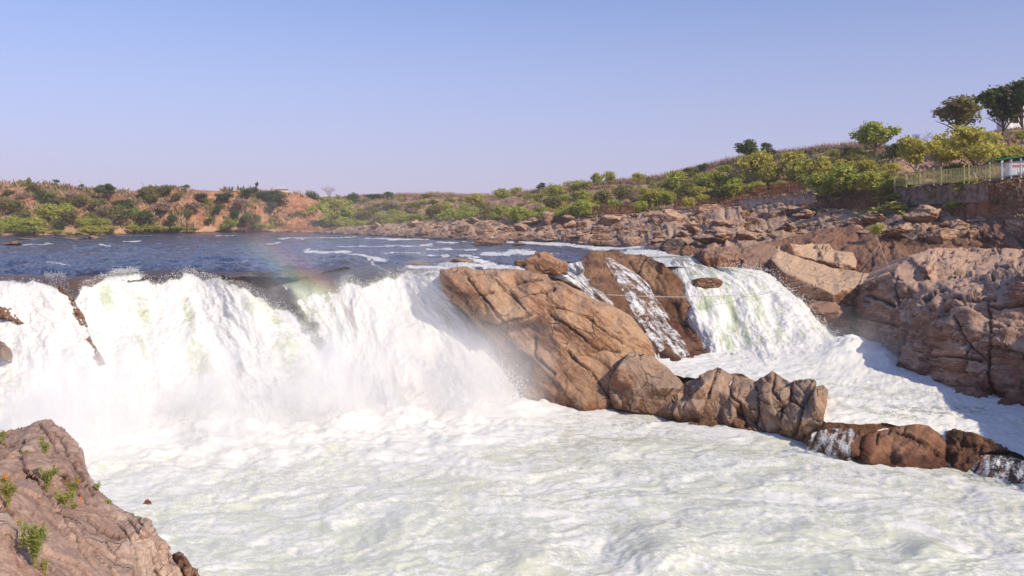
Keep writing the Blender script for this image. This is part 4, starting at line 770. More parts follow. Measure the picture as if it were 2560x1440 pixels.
for k, (sx, sy, sz) in enumerate(((1, .9, .75), (1.25, .9, .6), (.95, 1, .9), (1.3, 1, .5), (1, .8, .7), (1.1, 1.1, .65), (1.4, .8, .55), (.9, .9, .8))):
    V = boulder_mesh(100 + k * 7, sx, sy, sz); w = .5 * (V[:, 0].max() - V[:, 0].min()); V = V / w   # half width 1
    me = bpy.data.meshes.new('boulder'); me.from_pydata(V.tolist(), [], IT5.tolist()); me.polygons.foreach_set('use_smooth', np.ones(len(IT5), bool))
    me.attributes.new('wet', 'FLOAT', 'POINT').data.foreach_set('value', np.clip(sstep(.35, .05, V[:, 2]) * .0, 0, 1).astype(np.float32)); me.materials.append(M['boulder'])
    PROTO.append((me, V[:, 2].max()))
WET = {}
def boulder(px, pyb, w, h, Y, label, group=None, k=None, mat=None, cat='boulder', name='boulder', rz=None, sink=.0):
    """boulder whose base shows at (px, pyb), w x h photo pixels, at distance Y"""
    k = random.randrange(len(PROTO)) if k is None else k; me, top = PROTO[k]
    if mat:
        if (k, mat) not in WET:
            m2 = me.copy(); m2.materials.clear(); m2.materials.append(M[mat]); WET[k, mat] = m2
        me = WET[k, mat]
    o = bpy.data.objects.new(name, me); COL.objects.link(o)
    b = pt(px, pyb, Y); s = .5 * w / F * Y; o.location = (b[0], b[1] + s * .5, b[2] - sink)
    o.scale = (s, s * random.uniform(.8, 1.1), (h / F * Y) / top); o.rotation_euler = (0, 0, random.uniform(-.5, .5) if rz is None else rz)
    return tag(o, label, cat, group)
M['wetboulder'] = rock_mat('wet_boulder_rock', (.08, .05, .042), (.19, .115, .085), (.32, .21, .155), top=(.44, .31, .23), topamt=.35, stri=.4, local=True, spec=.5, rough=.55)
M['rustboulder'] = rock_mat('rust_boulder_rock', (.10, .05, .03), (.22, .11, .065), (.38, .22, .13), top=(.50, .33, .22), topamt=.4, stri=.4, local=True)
G_SH = 'boulders jumbled along the right shore'
rng = random.Random(11)
SDx = [p[0] for p in ST]; SDy = [p[1] for p in ST]; SBx = [p[0] for p in SB]; SBy = [p[1] for p in SB]
pts_b = []
n = 0
for i in range(1500):
    x = rng.uniform(860, 2120) if i % 6 else rng.uniform(2120, 2460); t = rng.random()
    y0, y1 = np.interp(x, SDx, SDy) + 8, np.interp(x, SBx, SBy)
    if x > 1740: y1 = min(y1, 612)
    if x > 2120: y0, y1 = 545, 600
    y = y0 + (y1 - y0) * t; Y = float(SD2(x, y)[0])
    w = (rng.uniform(34, 84) if rng.random() < .45 else rng.uniform(14, 34)) * min(1.25, max(.5, (x - 600) / 900))
    if any(abs(x - a) < (w + c) * .33 and abs(y - b) < (w + c) * .11 for a, b, c in pts_b): continue
    pts_b.append((x, y, w)); n += 1
    if n > 235: break
pts_b.sort(key=lambda p: p[1])
for x, y, w in pts_b:
    Y = float(SD2(x, y)[0]); low = y > np.interp(x, SBx, SBy) - 12
    zone = ('brown boulder in the jumble at the water edge of the right bank', 'boulders at the right water edge') if low else (('pale tan boulder in the jumble below the railings on the right bank', 'pale boulders below the railings') if x < 2120 else ('pale weathered boulder in the outcrop under the brown slope', 'pale boulders under the brown slope'))
    boulder(x, y, w, w * rng.uniform(.34, .58), Y - .3, zone[0], zone[1], mat='wetboulder' if low and rng.random() < .6 else None, sink=.25)
for px_, pyb, w, h, lab in ((1215,612,72,14,'long low brown rock washed by the river in midstream'),(1247,606,40,12,'small brown hump beside the long low midstream rock'),(1300,613,36,8,'small dark rock in the rapids right of the midstream hump'),
     (1150,664,92,20,'brown submerged rock hump behind the top of the main fall'),(1040,664,60,12,'low dark rock hump in the white water upstream of the main fall'),(1362,682,112,50,'rounded brown rock in the river behind the huge tan rock'),(1310,668,50,20,'small brown rock left of the rounded river rock'),
     (1480,606,40,10,'flat wet rock under the right shore rapids'),(1635,620,56,20,'brown rock at the river edge above the rusty wet rock'),(1720,640,44,26,'wedge shaped brown rock at the inlet of the narrower fall'),(1690,637,60,12,'flat brown rock beside the wedge shaped one'),(1566,632,90,10,'long flat brown rock just above the rusty wet rock'),
     (30,612,46,10,'dark brown rock in the river at the left edge'),(1768,720,84,26,'dark wet rock parting the water of the narrower fall'),(230,597,30,9,'small brown rock far out near the left bank'),(170,598,60,5,'flat tan gravel bar near the left bank'),(60,599,70,5,'long flat tan bar in the far left river')):
    Y = yz(pyb, 7.35) if pyb < 690 and px_ != 1768 else 66.
    boulder(px_, pyb, w, h * 1.15, Y, lab, mat='rustboulder', cat='rock', name='river_rock', sink=.12, rz=0)
for px_, pyb, w, h, lab in ((2075,842,150,90,'dark brown rock under the sloping slab beside the foot of the narrower fall'),):
    boulder(px_, pyb, w, h, 66 if px_ < 2200 else 53.4, lab, mat='rustboulder', cat='rock', name='rock', rz=0)
# ------------------------------------------------------------------ vegetation
def leaf_mat(name, a, b, c, trans=.38):
    t = NT(name); v = t.attr('v'); r = t.rnd()
    col = t.mix(t.rng(v, 0., 1., smooth=False), a, b); col = t.mix(t.math('MULTIPLY', t.rng(r, .2, 1.), .6), col, c)
    d = t.bsdf(col, .75, .15); tr = t.n('BsdfTranslucent'); t.put(tr.inputs[0], col); mx = t.n('MixShader'); mx.inputs[0].default_value = trans
    t.t.links.new(d, mx.inputs[1]); t.t.links.new(tr.outputs[0], mx.inputs[2]); return t.done(mx.outputs[0])
LM_ = {'green': leaf_mat('green_leaves', (.24, .29, .045), (.56, .58, .11), (.50, .48, .12)),
       'yellow': leaf_mat('yellow_green_leaves', (.36, .34, .055), (.70, .61, .14), (.56, .51, .12)),
       'dark': leaf_mat('dark_green_leaves', (.05, .08, .02), (.15, .195, .05), (.11, .145, .05)),
       'olive': leaf_mat('olive_leaves', (.16, .15, .045), (.33, .29, .095), (.26, .23, .075)),
       'grey': leaf_mat('grey_green_leaves', (.085, .11, .065), (.17, .195, .11), (.14, .15, .11)),
       'dry': leaf_mat('dry_twigs', (.26, .16, .12), (.48, .34, .25), (.38, .22, .17), .1),
       'brush': leaf_mat('dry_brush_stems', (.27, .16, .10), (.55, .39, .26), (.38, .25, .16), .1)}
BARK = plain('bark', (.20, .14, .10), .9, .1); PALEBARK = plain('pale_bark', (.42, .34, .28), .9, .1)
def leaves(P, Nr, size, seed, aspect=.6):
    rng = np.random.default_rng(seed); n = len(P)
    a = np.cross(Nr, rng.normal(size=(n, 3))); a /= np.linalg.norm(a, axis=1, keepdims=True) + 1e-9; b = np.cross(Nr, a)
    s = (size * rng.uniform(.55, 1.35, n))[:, None] if np.isscalar(size) else size[:, None]
    a, b = a * s, b * s * aspect
    V = np.stack([P - a, P - b * .9 + a * .1, P + a, P + b], 1).reshape(-1, 3)
    return V, np.arange(4 * n).reshape(n, 4), np.repeat(rng.random(n), 4)
def crown_mesh(name, blobs, n, size, mat, seed):
    rng = np.random.default_rng(seed); B = np.array(blobs, float); w = (B[:, 3] * B[:, 4] * B[:, 5]) ** (2 / 3); k = rng.choice(len(B), n, p=w / w.sum())
    d = rng.normal(size=(n, 3)); d /= np.linalg.norm(d, axis=1, keepdims=True); r = rng.random(n) ** .42 * rng.choice((1., 1., 1.12, 1.25), n)
    d2 = d * r[:, None]; P = B[k, :3] + d2 * B[k, 3:6]
    # knock gaps into the crown
    g = fbm(P * 5.5 + seed, 3, seed); keep = g > -.07; P, d = P[keep], d[keep]
    Nr = d * .8 + rng.normal(size=d.shape) * .6 + (0, 0, .35); Nr /= np.linalg.norm(Nr, axis=1, keepdims=True)
    V, Fq, v = leaves(P, Nr, size, seed + 1)
    me = bpy.data.meshes.new(name); me.from_pydata(V.tolist(), [], Fq.tolist()); me.attributes.new('v', 'FLOAT', 'POINT').data.foreach_set('value', v.astype(np.float32)); me.materials.append(mat)
    return me
def trunk_mesh(limbs, mat, name='trunk'):
    m = MB()
    for pts, r0, r1 in limbs: m.tube(pts, list(np.linspace(r0, r1, len(pts))), 6)
    me = bpy.data.meshes.new(name); me.from_pydata(m.v, [], m.f); me.materials.append(mat); return me
def blobs_for(kind, seed):
    rng = random.Random(seed); b = []
    if kind == 'bush':
        for i in range(9): a = rng.uniform(0, 6.28); r = rng.uniform(.05, .38); h = rng.uniform(.22, .72); s = rng.uniform(.17, .28); b.append((r * math.cos(a), r * math.sin(a), h, s * 1.15, s * 1.15, s * .85))
        b.append((0, 0, .45, .34, .34, .36))
    elif kind == 'tree':
        for i in range(11): a = rng.uniform(0, 6.28); r = rng.uniform(.05, .36); h = rng.uniform(.38, .86); s = rng.uniform(.11, .21); b.append((r * math.cos(a), r * math.sin(a), h, s * 1.1, s * 1.1, s * .8))
        b.append((0, 0, .62, .26, .26, .26))
    elif kind == 'flat':
        for i in range(13): a = rng.uniform(0, 6.28); r = rng.uniform(.08, .46); h = rng.uniform(.52, .9) - r * .25; s = rng.uniform(.12, .2); b.append((r * math.cos(a), r * math.sin(a), h, s * 1.25, s * 1.25, s * .6))
    elif kind == 'slim':
        for i in range(12): a = rng.uniform(0, 6.28); h = rng.uniform(.15, .95); r = rng.uniform(0, .2) * (1.1 - h * .6); s = rng.uniform(.06, .13); b.append((r * math.cos(a), r * math.sin(a), h, s, s, s * 1.3))
    return b
def limbs_for(kind, seed):
    rng = random.Random(seed + 5); L = []
    top = {'bush': .5, 'tree': .7, 'flat': .72, 'slim': .9}[kind]
    L.append(([(0, 0, -.05), (rng.uniform(-.02, .02), rng.uniform(-.02, .02), top * .45), (rng.uniform(-.05, .05), rng.uniform(-.05, .05), top)], .026 if kind != 'slim' else .014, .008))
    for i in range({'bush': 5, 'tree': 7, 'flat': 9, 'slim': 4}[kind]):
        a = rng.uniform(0, 6.28); z0 = rng.uniform(.12, .45) * top; r = rng.uniform(.18, .36) * (1.25 if kind == 'flat' else 1) * (.4 if kind == 'slim' else 1); z1 = z0 + rng.uniform(.2, .38)
        L.append(([(0, 0, z0), (r * .5 * math.cos(a), r * .5 * math.sin(a), z0 + (z1 - z0) * .6), (r * math.cos(a), r * math.sin(a), z1)], .014, .004))
    return L
def bare_mesh(seed, mat, n=26):
    rng = random.Random(seed); m = MB()
    def grow(p, d, l, r, dep):
        q = p + d * l; m.tube([p, p + d * l * .55 + Vector((rng.uniform(-.04, .04) * l, rng.uniform(-.04, .04) * l, 0)), q], [r, r * .8, r * .6], 4, False)
        if dep:
            for i in range(rng.choice((2, 3, 3))):
                e = (d + Vector((rng.gauss(0, .55), rng.gauss(0, .55), rng.gauss(.12, .3)))).normalized(); grow(q, e, l * rng.uniform(.6, .82), r * .62, dep - 1)
    for i in range(4): grow(Vector((rng.uniform(-.05, .05), rng.uniform(-.05, .05), -.03)), Vector((rng.gauss(0, .35), rng.gauss(0, .35), 1)).normalized(), rng.uniform(.24, .34), .013, 4)
    me = bpy.data.meshes.new('branches'); me.from_pydata(m.v, [], m.f); me.materials.append(mat); return me
VP = {}
for kd, nl, sz in (('bush', 4600, .038), ('tree', 5200, .034), ('flat', 3400, .035), ('slim', 1700, .038)):
    for j in range(3 if kd in ('bush', 'tree') else 2):
        bl = blobs_for(kd, 11 * j + len(kd)); lm = limbs_for(kd, 11 * j + len(kd))
        VP[kd, j] = (bl, lm, nl, sz)
CACHE = {}
TW = (0, 0)
def plant(kind, hue, px, top, base, w, label, D=None, group=None, j=None, cat=None, name=None, dY=0., pale=False, lean=0.):
    j = random.randrange(3 if kind in ('bush', 'tree') else 2) if j is None else j
    key = (kind, hue, j, pale)
    if key not in CACHE:
        if kind == 'bare': CACHE[key] = (None, bare_mesh(40 + j, PALEBARK if pale else M['twig']))
        else:
            bl, lm, nl, sz = VP[kind, j]; CACHE[key] = (crown_mesh('crown', bl, nl, sz, LM_[hue], 3 + j + len(hue)), trunk_mesh(lm, PALEBARK if pale else BARK))
    cm, tm = CACHE[key]
    D = D or (LD if px < 735 else RD)
    Y = float(D(px, base)[0]) + dY - (2.6 if D is LD else 1.4 if D is RD else 0)
    b = pt(px, base, Y); H = (base - top) / F * Y; Wd = w / F * Y
    nm = name or {'bush': 'bush', 'tree': 'tree', 'flat': 'tree', 'slim': 'sapling', 'bare': 'bare_tree'}[kind]
    o = empty(nm, b, random.uniform(0, 6.28)); ext = {'bush': .84, 'tree': .74, 'flat': 1.0, 'slim': .45, 'bare': .9}[kind]
    o.scale = (Wd / ext, Wd / ext, H); o.rotation_euler = (lean, 0, o.rotation_euler[2]) if lean else o.rotation_euler
    for pn, me in (('trunk' if kind != 'bare' else 'branches', tm), ('crown', cm)):
        if me:
            c = bpy.data.objects.new(pn, me); COL.objects.link(c); c.parent = o
    tag(o, label, cat or {'bush': 'bush', 'sapling': 'sapling'}.get(nm, 'tree' if kind != 'bush' else 'bush'), group); return o
M['twig'] = plain('twig_bark', (.30, .19, .15), .9, .1)
p = plant
# ridge of the far left bank
p('flat','dark',137,447,463,18,'tiny leaning tree alone on the far left ridge',lean=.35)
p('flat','dark',206,459,473,20,'small flat topped tree by the third lamp post on the far ridge')
p('tree','dark',275,456,500,48,'big dark round tree on the left ridge')
p('bush','olive',84,457,480,36,'brownish green bush at the brow of the left bank')
p('bush','olive',362,464,496,46,'olive bush hanging over the brow under the last lamp post')
p('bush','olive',412,458,486,42,'domed olive bush on the left ridge')
p('flat','dark',465,460,476,22,'small dark tree alone on the ridge right of the domed bush')
p('bare','dry',570,459,482,34,'leafless pinkish shrub on the far ridge left of the thin cypress')
p('slim','dark',641,457,480,16,'thin dark cypress on the far ridge',cat='tree',name='tree')
p('bush','dark',616,466,494,30,'dark bush at the cliff brow below the thin cypress')
p('bush','grey',678,470,500,46,'grey green bush below the pale roof on the ridge')
p('bush','grey',655,474,496,30,'small grey green bush at the brow left of the pale roof')
p('bare','dry',826,455,500,44,'big leafless pinkish tree on the ridge near the end of the red cliff',D=RD)
p('bush','dark',782,472,512,36,'dark round bush left of the leafless pinkish tree',D=RD)
p('bush','dark',886,476,512,36,'dark round bush right of the leafless pinkish tree',D=RD)
p('bush','dark',932,482,498,46,'low wide dark bush on the middle ridge',D=RD)
p('bush','dark',973,476,496,22,'small dark bush on the middle ridge beside the bristly hedge',D=RD)
# left slope
G1 = 'bushes on the slope of the red left bank'; L1 = 'green bush on the slope of the red left bank'
for a in (('bush','green',125,500,556,70),('bush','olive',150,486,520,56),('bush','dark',128,478,515,40),('bush','green',160,500,545,50),('bush','olive',10,490,530,50),('bush','olive',40,495,535,48),('bush','dark',320,505,545,52),('bush','dark',306,492,525,44),('bush','olive',290,505,560,66),('bush','green',330,515,548,34),('bush','dark',100,470,500,26),
          ('bush','olive',200,480,520,40),('bush','olive',240,490,530,46),('bush','olive',180,520,560,36),('bush','olive',230,525,560,40),('bush','olive',60,520,556,42),('bush','olive',380,480,506,34),('bush','olive',440,478,502,30),('bush','grey',500,480,500,36),('bush','grey',560,478,502,44),('bush','olive',470,520,545,24),('bush','dark',525,543,558,18),('bush','dark',548,508,530,20),('bush','dark',585,520,552,28),('bush','olive',615,528,558,28),('bush','olive',640,530,560,26),
          ('bush','dark',690,480,512,46),('bush','grey',680,500,530,26),('bush','olive',20,470,490,30),('bush','dry',55,478,500,34),('bush','dry',180,478,500,34),('bush','dry',260,510,540,34),('bush','dry',410,500,530,34),('bush','dry',600,490,520,34),('bush','dry',480,500,525,36)):
    p(*a, L1 if a[1] in ('green', 'dark', 'grey') else 'olive brown bush on the slope of the red left bank', group=G1 if a[1] in ('green', 'dark', 'grey') else 'brownish bushes on the slope of the red left bank')
p('bush','green',86,534,582,62,'bright green bushy tree by the water at the foot of the left bank')
p('bush','green',30,535,580,66,'big green bush by the water at the left frame edge')
p('bush','green',62,562,586,46,'low yellow green bush in front of the bright bushy tree'); p('bush','green',4,548,586,24,'half cut off green bush at the left frame edge')
p('bush','dark',148,548,580,34,'dark green bush right of the bright bushy tree')
p('bush','green',215,535,572,34,'bright round bush by the sandy gap in the left bank')
p('bush','green',252,540,572,38,'green bush left of the white branched tree')
p('bare','dry',280,530,566,36,'tree with white bare branches on the left bank',pale=True)
p('bush','dark',363,520,566,46,'dark round tree low on the red slope'); p('bush','dark',426,532,560,26,'small blue green bush low on the bare red slope')
p('bush','green',577,542,570,36,'bright green bush by the water under the bare red cliff')
G2 = 'low yellow green bushes along the left waterline'
for x, tp, b, w in ((232,560,582,44),(276,560,582,50),(250,572,586,40),(375,556,580,44),(400,562,580,40),(345,566,582,34),(445,560,579,50),(485,566,578,26),(650,555,572,42),(675,562,574,22),(108,566,586,30),(140,572,586,20),(170,578,587,24),(195,578,587,22),(330,560,575,24),(555,562,574,18)):
    p('bush','green' if x % 2 else 'yellow',x,tp,b,w,'low yellow green bush at the left waterline',group=G2)
p('bush','dark',712,530,578,56,'dark purplish thicket at the bend of the river', D=RD,cat='thicket',name='thicket'); p('bush','grey',700,515,560,46,'grey green hazy tree at the bend of the river above the dark thicket',D=RD)
# the bend and the middle
G3 = 'green trees on the bank at the bend of the river'
for a in (('bush','grey',750,520,575,56),('bush','green',790,500,560,60),('bush','green',838,488,536,70),('bush','green',872,508,562,54),('bush','grey',800,540,580,56),('bush','green',852,535,578,44),('bush','olive',905,520,556,46),('bush','grey',770,500,540,50),('bush','green',825,520,572,46),('bush','grey',735,505,545,40),('bush','dark',812,490,530,40),('bush','green',900,545,575,40)):
    p(*a, 'green bushy tree crowded on the bank at the bend of the river', D=RD, group=G3)
G4 = 'green bushes between the middle hill and the rocky shore'
for a in (('bush','green',1005,525,560,48),('bush','green',1052,530,556,38),('bush','olive',1100,505,545,42),('bush','green',1130,515,556,44),('bush','green',1172,508,552,48),('bush','green',1165,520,562,46),('bush','olive',1225,510,548,40),('bush','green',1290,508,560,50),('bush','green',1315,515,556,44),('bush','green',1338,525,560,30),('bush','olive',1200,500,535,44),('bush','green',950,525,560,44),('bush','grey',985,505,535,44),('bush','olive',1040,500,530,40),('bush','olive',1075,510,545,30),('bush','green',1360,520,556,40),('bush','green',1240,520,556,30),('bush','green',1400,520,556,40),('bush','olive',930,510,540,40),('bush','green',1025,545,572,30),('bush','green',1110,545,570,26)):
    p(*a, 'green bush between the middle hill and the rocky shore', D=RD, group=G4)
p('bush','yellow',1186,478,516,48,'domed olive yellow tree on the middle ridge'); p('bush','green',1250,465,500,38,'bright green tree on the ridge left of its smaller neighbour')
p('bush','green',1288,465,488,30,'small bright green tree on the ridge'); p('bush','green',1262,505,552,46,'bright green bush standing over the rocky shore')
p('slim','grey',1356,455,478,30,'thin spindly tree on the middle ridge',name='tree'); p('bush','green',1390,453,500,48,'rounded green tree on the middle ridge')
p('bush','green',1442,445,478,56,'wide green tree at the crest left of the pair'); p('tree','green',1494,428,470,30,'taller tree of the pair on the crest',j=1); p('tree','green',1526,426,470,34,'rounder tree of the pair on the crest')
p('bush','olive',1378,480,530,46,'olive bush below the rounded green tree'); p('bush','green',1452,488,550,52,'bright green tree by the lower railing'); p('bush','yellow',1428,500,552,40,'yellow green bush left of the bright tree by the lower railing')
p('bush','dark',1466,522,556,30,'dark shady bush in front of the lower railing')
p('bush','olive',1510,470,520,50,'olive tree above the lower railing'); p('bush','yellow',1490,480,520,40,'yellow green bush above the lower railing'); p('bush','olive',1560,460,505,50,'wide olive bush right above the lower railing')
p('tree','yellow',1597,430,470,30,'small round topped tree standing clear on the crest',j=0); p('bare','dry',1588,455,518,56,'reddish leafless tree right of the lower railing')
p('bush','yellow',1640,465,512,50,'yellow green tree left of the middle railing'); p('tree','green',1682,424,494,66,'dark leafy green tree on the slope above the middle railing',j=2)
p('bush','olive',1720,450,500,46,'olive bush behind the middle railing'); p('bush','yellow',1716,485,522,30,'pale green bush growing through the middle railing',dY=-6)
p('bush','dark',1757,404,432,28,'small dark round tree on the crest'); p('bush','green',1768,420,478,60,'green tree below the small dark round one on the crest'); p('tree','green',1806,424,494,58,'green tree above the junction of the railings',j=0)
p('tree','green',1840,440,500,48,'shady green tree with low branches beside the rusty railing',j=1)
p('tree','yellow',1884,372,486,80,'tall yellow green tree with a pale trunk behind the rusty railing',pale=True,j=0); p('tree','dark',1873,344,410,58,'dark rounded tree top rising behind the tall yellow one',j=1)
p('slim','grey',1921,352,412,60,'thin pale tree beside the dark rounded tree top',name='tree'); p('tree','yellow',1932,400,476,56,'yellow green tree right of the tall one behind the rusty railing')
p('tree','yellow',1985,374,470,72,'broad yellow green tree behind the end of the rusty railing',j=2); p('tree','green',2012,390,470,60,'green tree crowded behind the broad yellow green one')
p('tree','yellow',2055,385,462,64,'yellow green tree at the gap between the railings'); p('bush','yellow',2080,400,470,60,'bright bush at the gap between the railings')
BDp = lambda x, y: BD(x, y)
p('tree','green',2118,404,510,112,'large bright green tree overhanging the red bank',D=BD,j=1,dY=-2); p('tree','green',2062,430,516,84,'shady green tree at the end of the white wall',D=BD,j=0,dY=-2)
p('bush','dark',2022,514,556,62,'dark bush in the shade under the white wall',D=BD,dY=-2); p('bush','yellow',2190,412,476,70,'yellow green bush at the left end of the green railing',D=RD); p('tree','green',2185,425,500,70,'loose green tree in front of the left end of the green railing',D=BD,j=2,dY=-2)
p('tree','green',2190,296,392,98,'dense dark green tree standing clear on the hill crest',j=1); p('bush','dark',2240,350,400,50,'dark bush right of the dense tree on the crest'); p('bare','dry',2290,312,372,70,'leafless shrub between the dense tree and the olive tree')
p('tree','olive',2392,240,348,134,'wide olive brown tree on the crest',j=0); 
p('tree','yellow',2290,335,446,84,'yellow green tree behind the left part of the green railing',j=0,pale=True); p('tree','yellow',2352,330,440,90,'yellow green tree with a leaning pale trunk behind the green railing',j=1,pale=True)
p('tree','yellow',2440,306,436,120,'biggest yellow tree behind the middle of the green railing',j=2); p('bush','yellow',2505,348,420,80,'yellow bush right of the biggest yellow tree'); p('bush','olive',2400,400,444,60,'olive bush low behind the green railing'); p('bush','yellow',2540,380,408,50,'yellowish bush by the green shade net')
p('tree','dark',2508,212,344,110,'big dark shady tree in front of the white house',j=0,dY=-2); p('tree','dark',2556,186,340,90,'tallest dark tree at the right frame edge',j=2,dY=-2); p('bush','yellow',2562,320,350,40,'sunlit yellow bush under the dark trees at the right edge',dY=-4)
p('bush','yellow',2170,395,430,60,'yellow green bush below the dense tree on the crest'); p('bush','olive',2130,380,420,50,'olive bush on the slope left of the dense tree'); p('bush','yellow',2230,400,440,60,'yellow green bush left of the leaning pale trunk')
p('slim','green',2222,436,520,110,'loose green sapling high on the red bank',D=BD); p('slim','green',2212,498,590,130,'feathery green sapling growing out of the rocks above the rope',D=BD,j=0,dY=-1); p('slim','green',2250,450,500,80,'small sapling under the green railing',D=BD,j=1)
p('bush','green',2188,555,588,36,'low green bush on the dark boulder wall',D=SD2,dY=-3); p('slim','green',2342,468,500,60,'small sapling in front of the stone wall',D=BD,j=0); p('slim','green',2406,454,528,100,'tall green sapling on the brown slope',D=BD,j=1); p('bush','olive',2490,495,515,40,'dry olive bush on the brown slope',D=BD)
G5 = 'scrub bushes on the hill of the right bank'
rng = random.Random(5)
RTx = [q[0] for q in RT]; RTy = [q[1] for q in RT]; RBx = [q[0] for q in RB]; RBy = [q[1] for q in RB]
for i in range(95):
    x = rng.uniform(900, 2150); t = rng.uniform(.04, .92); y0, y1 = np.interp(x, RTx, RTy), np.interp(x, RBx, RBy); b = y0 + (y1 - y0) * t + 6
    sc = 300 / float(RD(x, b)[0]); h = rng.uniform(12, 22) * sc * .7; hue = rng.choice(('olive', 'dry', 'dry', 'yellow', 'green', 'olive'))
    lab = {'olive': 'olive brown scrub bush on the hill of the right bank', 'dry': 'dry reddish scrub bush on the hill of the right bank', 'yellow': 'yellow green scrub bush on the hill of the right bank', 'green': 'small green scrub bush on the hill of the right bank'}[hue]
    p('bush' if hue != 'dry' or rng.random() < .4 else 'bare', hue, x, b - h, b, h * rng.uniform(1.1, 1.7), lab, D=RD, group={'olive': 'olive scrub on the right hill', 'dry': 'dry scrub on the right hill', 'yellow': 'yellow scrub on the right hill', 'green': 'green scrub on the right hill'}[hue])
G6 = 'yellow green trees filling the lower hill of the right bank'
for i in range(70):
    x = rng.uniform(960, 2120); t = rng.uniform(.42, .95); y0, y1 = np.interp(x, RTx, RTy), np.interp(x, RBx, RBy); b = y0 + (y1 - y0) * t
    sc = 200 / float(RD(x, b)[0]); h = rng.uniform(20, 34) * sc * .85; hue = rng.choice(('green', 'yellow', 'green', 'olive'))
    p(rng.choice(('bush', 'tree', 'bush')), hue, x, b - h, b, h * rng.uniform(.9, 1.3), {'green': 'mid green tree among many on the lower hill of the right bank', 'yellow': 'yellow green tree among many on the lower hill of the right bank', 'olive': 'olive tree among many on the lower hill of the right bank'}[hue], D=RD, group={'green': 'mid green trees on the lower right hill', 'yellow': G6, 'olive': 'olive trees on the lower right hill'}[hue])
# dry brush and grass: nobody could count it
def brush(name, n, D, xr, top, bot, size, label, seed, hue='brush', per=12, tall=1.2, lo=0., hi=1., mask=None, wid=.10):
    """tufts of thin blades growing out of the slope"""
    rng = np.random.default_rng(seed); x = rng.uniform(*xr, n); t = rng.uniform(lo, hi, n)
    y = np.interp(x, *top) * (1 - t) + np.interp(x, *bot) * t
    if mask is not None: k = mask(x, y); x, y = x[k], y[k]
    n = len(x); B = np.repeat(pt(x, y, D(x, y)), per, 0); r = (np.repeat(rng.uniform(.5, 1.4, n), per) * size)[:, None]
    B = B + rng.normal(size=B.shape) * r * (.35, .35, .06); B[:, 2] -= .1 * size
    d = rng.normal(size=B.shape) * (.55, .55, .2) + (0, 0, tall); d = d / np.linalg.norm(d, axis=1, keepdims=True) * r * rng.uniform(.5, 1.15, (len(B), 1))
    w = np.cross(d, rng.normal(size=B.shape)); w /= np.linalg.norm(w, axis=1, keepdims=True) + 1e-9; w = w * r * wid
    V = np.stack([B - w * .5, B + d * .55 - w, B + d, B + d * .5 + w], 1).reshape(-1, 3); Fq = np.arange(len(V)).reshape(-1, 4)
    v = np.clip(np.repeat(np.repeat(rng.random(n), per) * .7 + rng.random(len(B)) * .3, 4), 0, 1)
    ob = mesh_obj(name, V, Fq, LM_[hue], attrs={'v': v}, smooth=False); return tag(ob, label, 'dry brush', kind='stuff')
XY = lambda L: ([q[0] for q in L], [q[1] for q in L])
patchy = lambda s, th: (lambda x, y: fbm(np.stack([x / 50, y / 26, x * 0 + s], 1), 3, 3) > th)
brush('dry_brush', 4200, LD, (-60, 760), XY(LT), XY(LB), 1.3, 'dry brown brush covering the red left bank', 3, hi=.85, mask=lambda x, y: patchy(1, -.12)(x, y) & ((x < 400) | (np.random.default_rng(2).random(len(x)) < .35)), wid=.12)
brush('olive_scrub', 1900, LD, (-60, 720), XY(LT), XY(LB), 1.5, 'patchy olive scrub on the left bank', 4, hue='olive', hi=.9, mask=patchy(7, .18), wid=.16)
brush('dry_brush', 9000, RD, (760, 2620), XY(RT), XY(RB), .55, 'dry reddish brush covering the right hill', 5, mask=patchy(3, -.35), hi=.97, wid=.12)
brush('olive_scrub', 4200, RD, (740, 2300), XY(RT), XY(RB), .9, 'patchy olive scrub on the right hill', 6, hue='olive', mask=patchy(9, -.02), hi=.98, wid=.16)
brush('dry_twigs', 3000, RD, (880, 2200), XY(RT), XY(RB), 1.1, 'hazy leafless twigs along the crest of the right hill', 8, hue='dry', hi=.05, tall=1.6, wid=.022, per=16)
brush('dry_grass', 2600, BD, (2010, 2600), XY(BT), XY(BB), .32, 'dry brown grass on the slope below the retaining wall', 7, hi=.9)
# ------------------------------------------------------------------ walls, railings and small things
P3 = lambda x, y, Y: Vector(pt(x, y, Y).tolist())
M['rust'] = plain('rusty_paint', (.36, .10, .055), .7, .3, .45, 9.); M['greenpaint'] = plain('faded_yellow_green_paint', (.52, .50, .22), .6, .3, .35, 6.)
M['stone'] = plain('grey_mortared_stone', (.20, .15, .125), .95, .1, .5, 2.6); M['white'] = plain('weathered_whitewash', (.56, .49, .44), .9, .1, .6, 2.2)
M['stone2'] = plain('pale_rubble_stone', (.32, .24, .205), .95, .1, .7, 2.2); M['whitewall'] = plain('white_plaster', (.78, .76, .74), .85, .2, .1); M['redroof'] = plain('red_roof', (.40, .11, .09), .8, .2, .3); M['greyroof'] = plain('grey_roof', (.55, .53, .52), .7, .2, .25)
M['net'] = plain('green_net', (.0, .20, .12), .8, .2, .25); M['bluewhite'] = plain('pale_blue_paint', (.55, .62, .66), .6, .3, .2); M['red'] = plain('red_paint', (.55, .09, .05), .6, .3, .25)
M['iron'] = plain('grey_iron', (.30, .27, .25), .6, .4, .4, 8.); M['darkroom'] = plain('dark_timber', (.045, .03, .025), .9, .1, .4); M['rope'] = plain('pinkish_rope', (.50, .33, .30), .9, .1, .2); M['ropegrey'] = plain('grey_rope', (.42, .42, .42), .9, .1, .2)
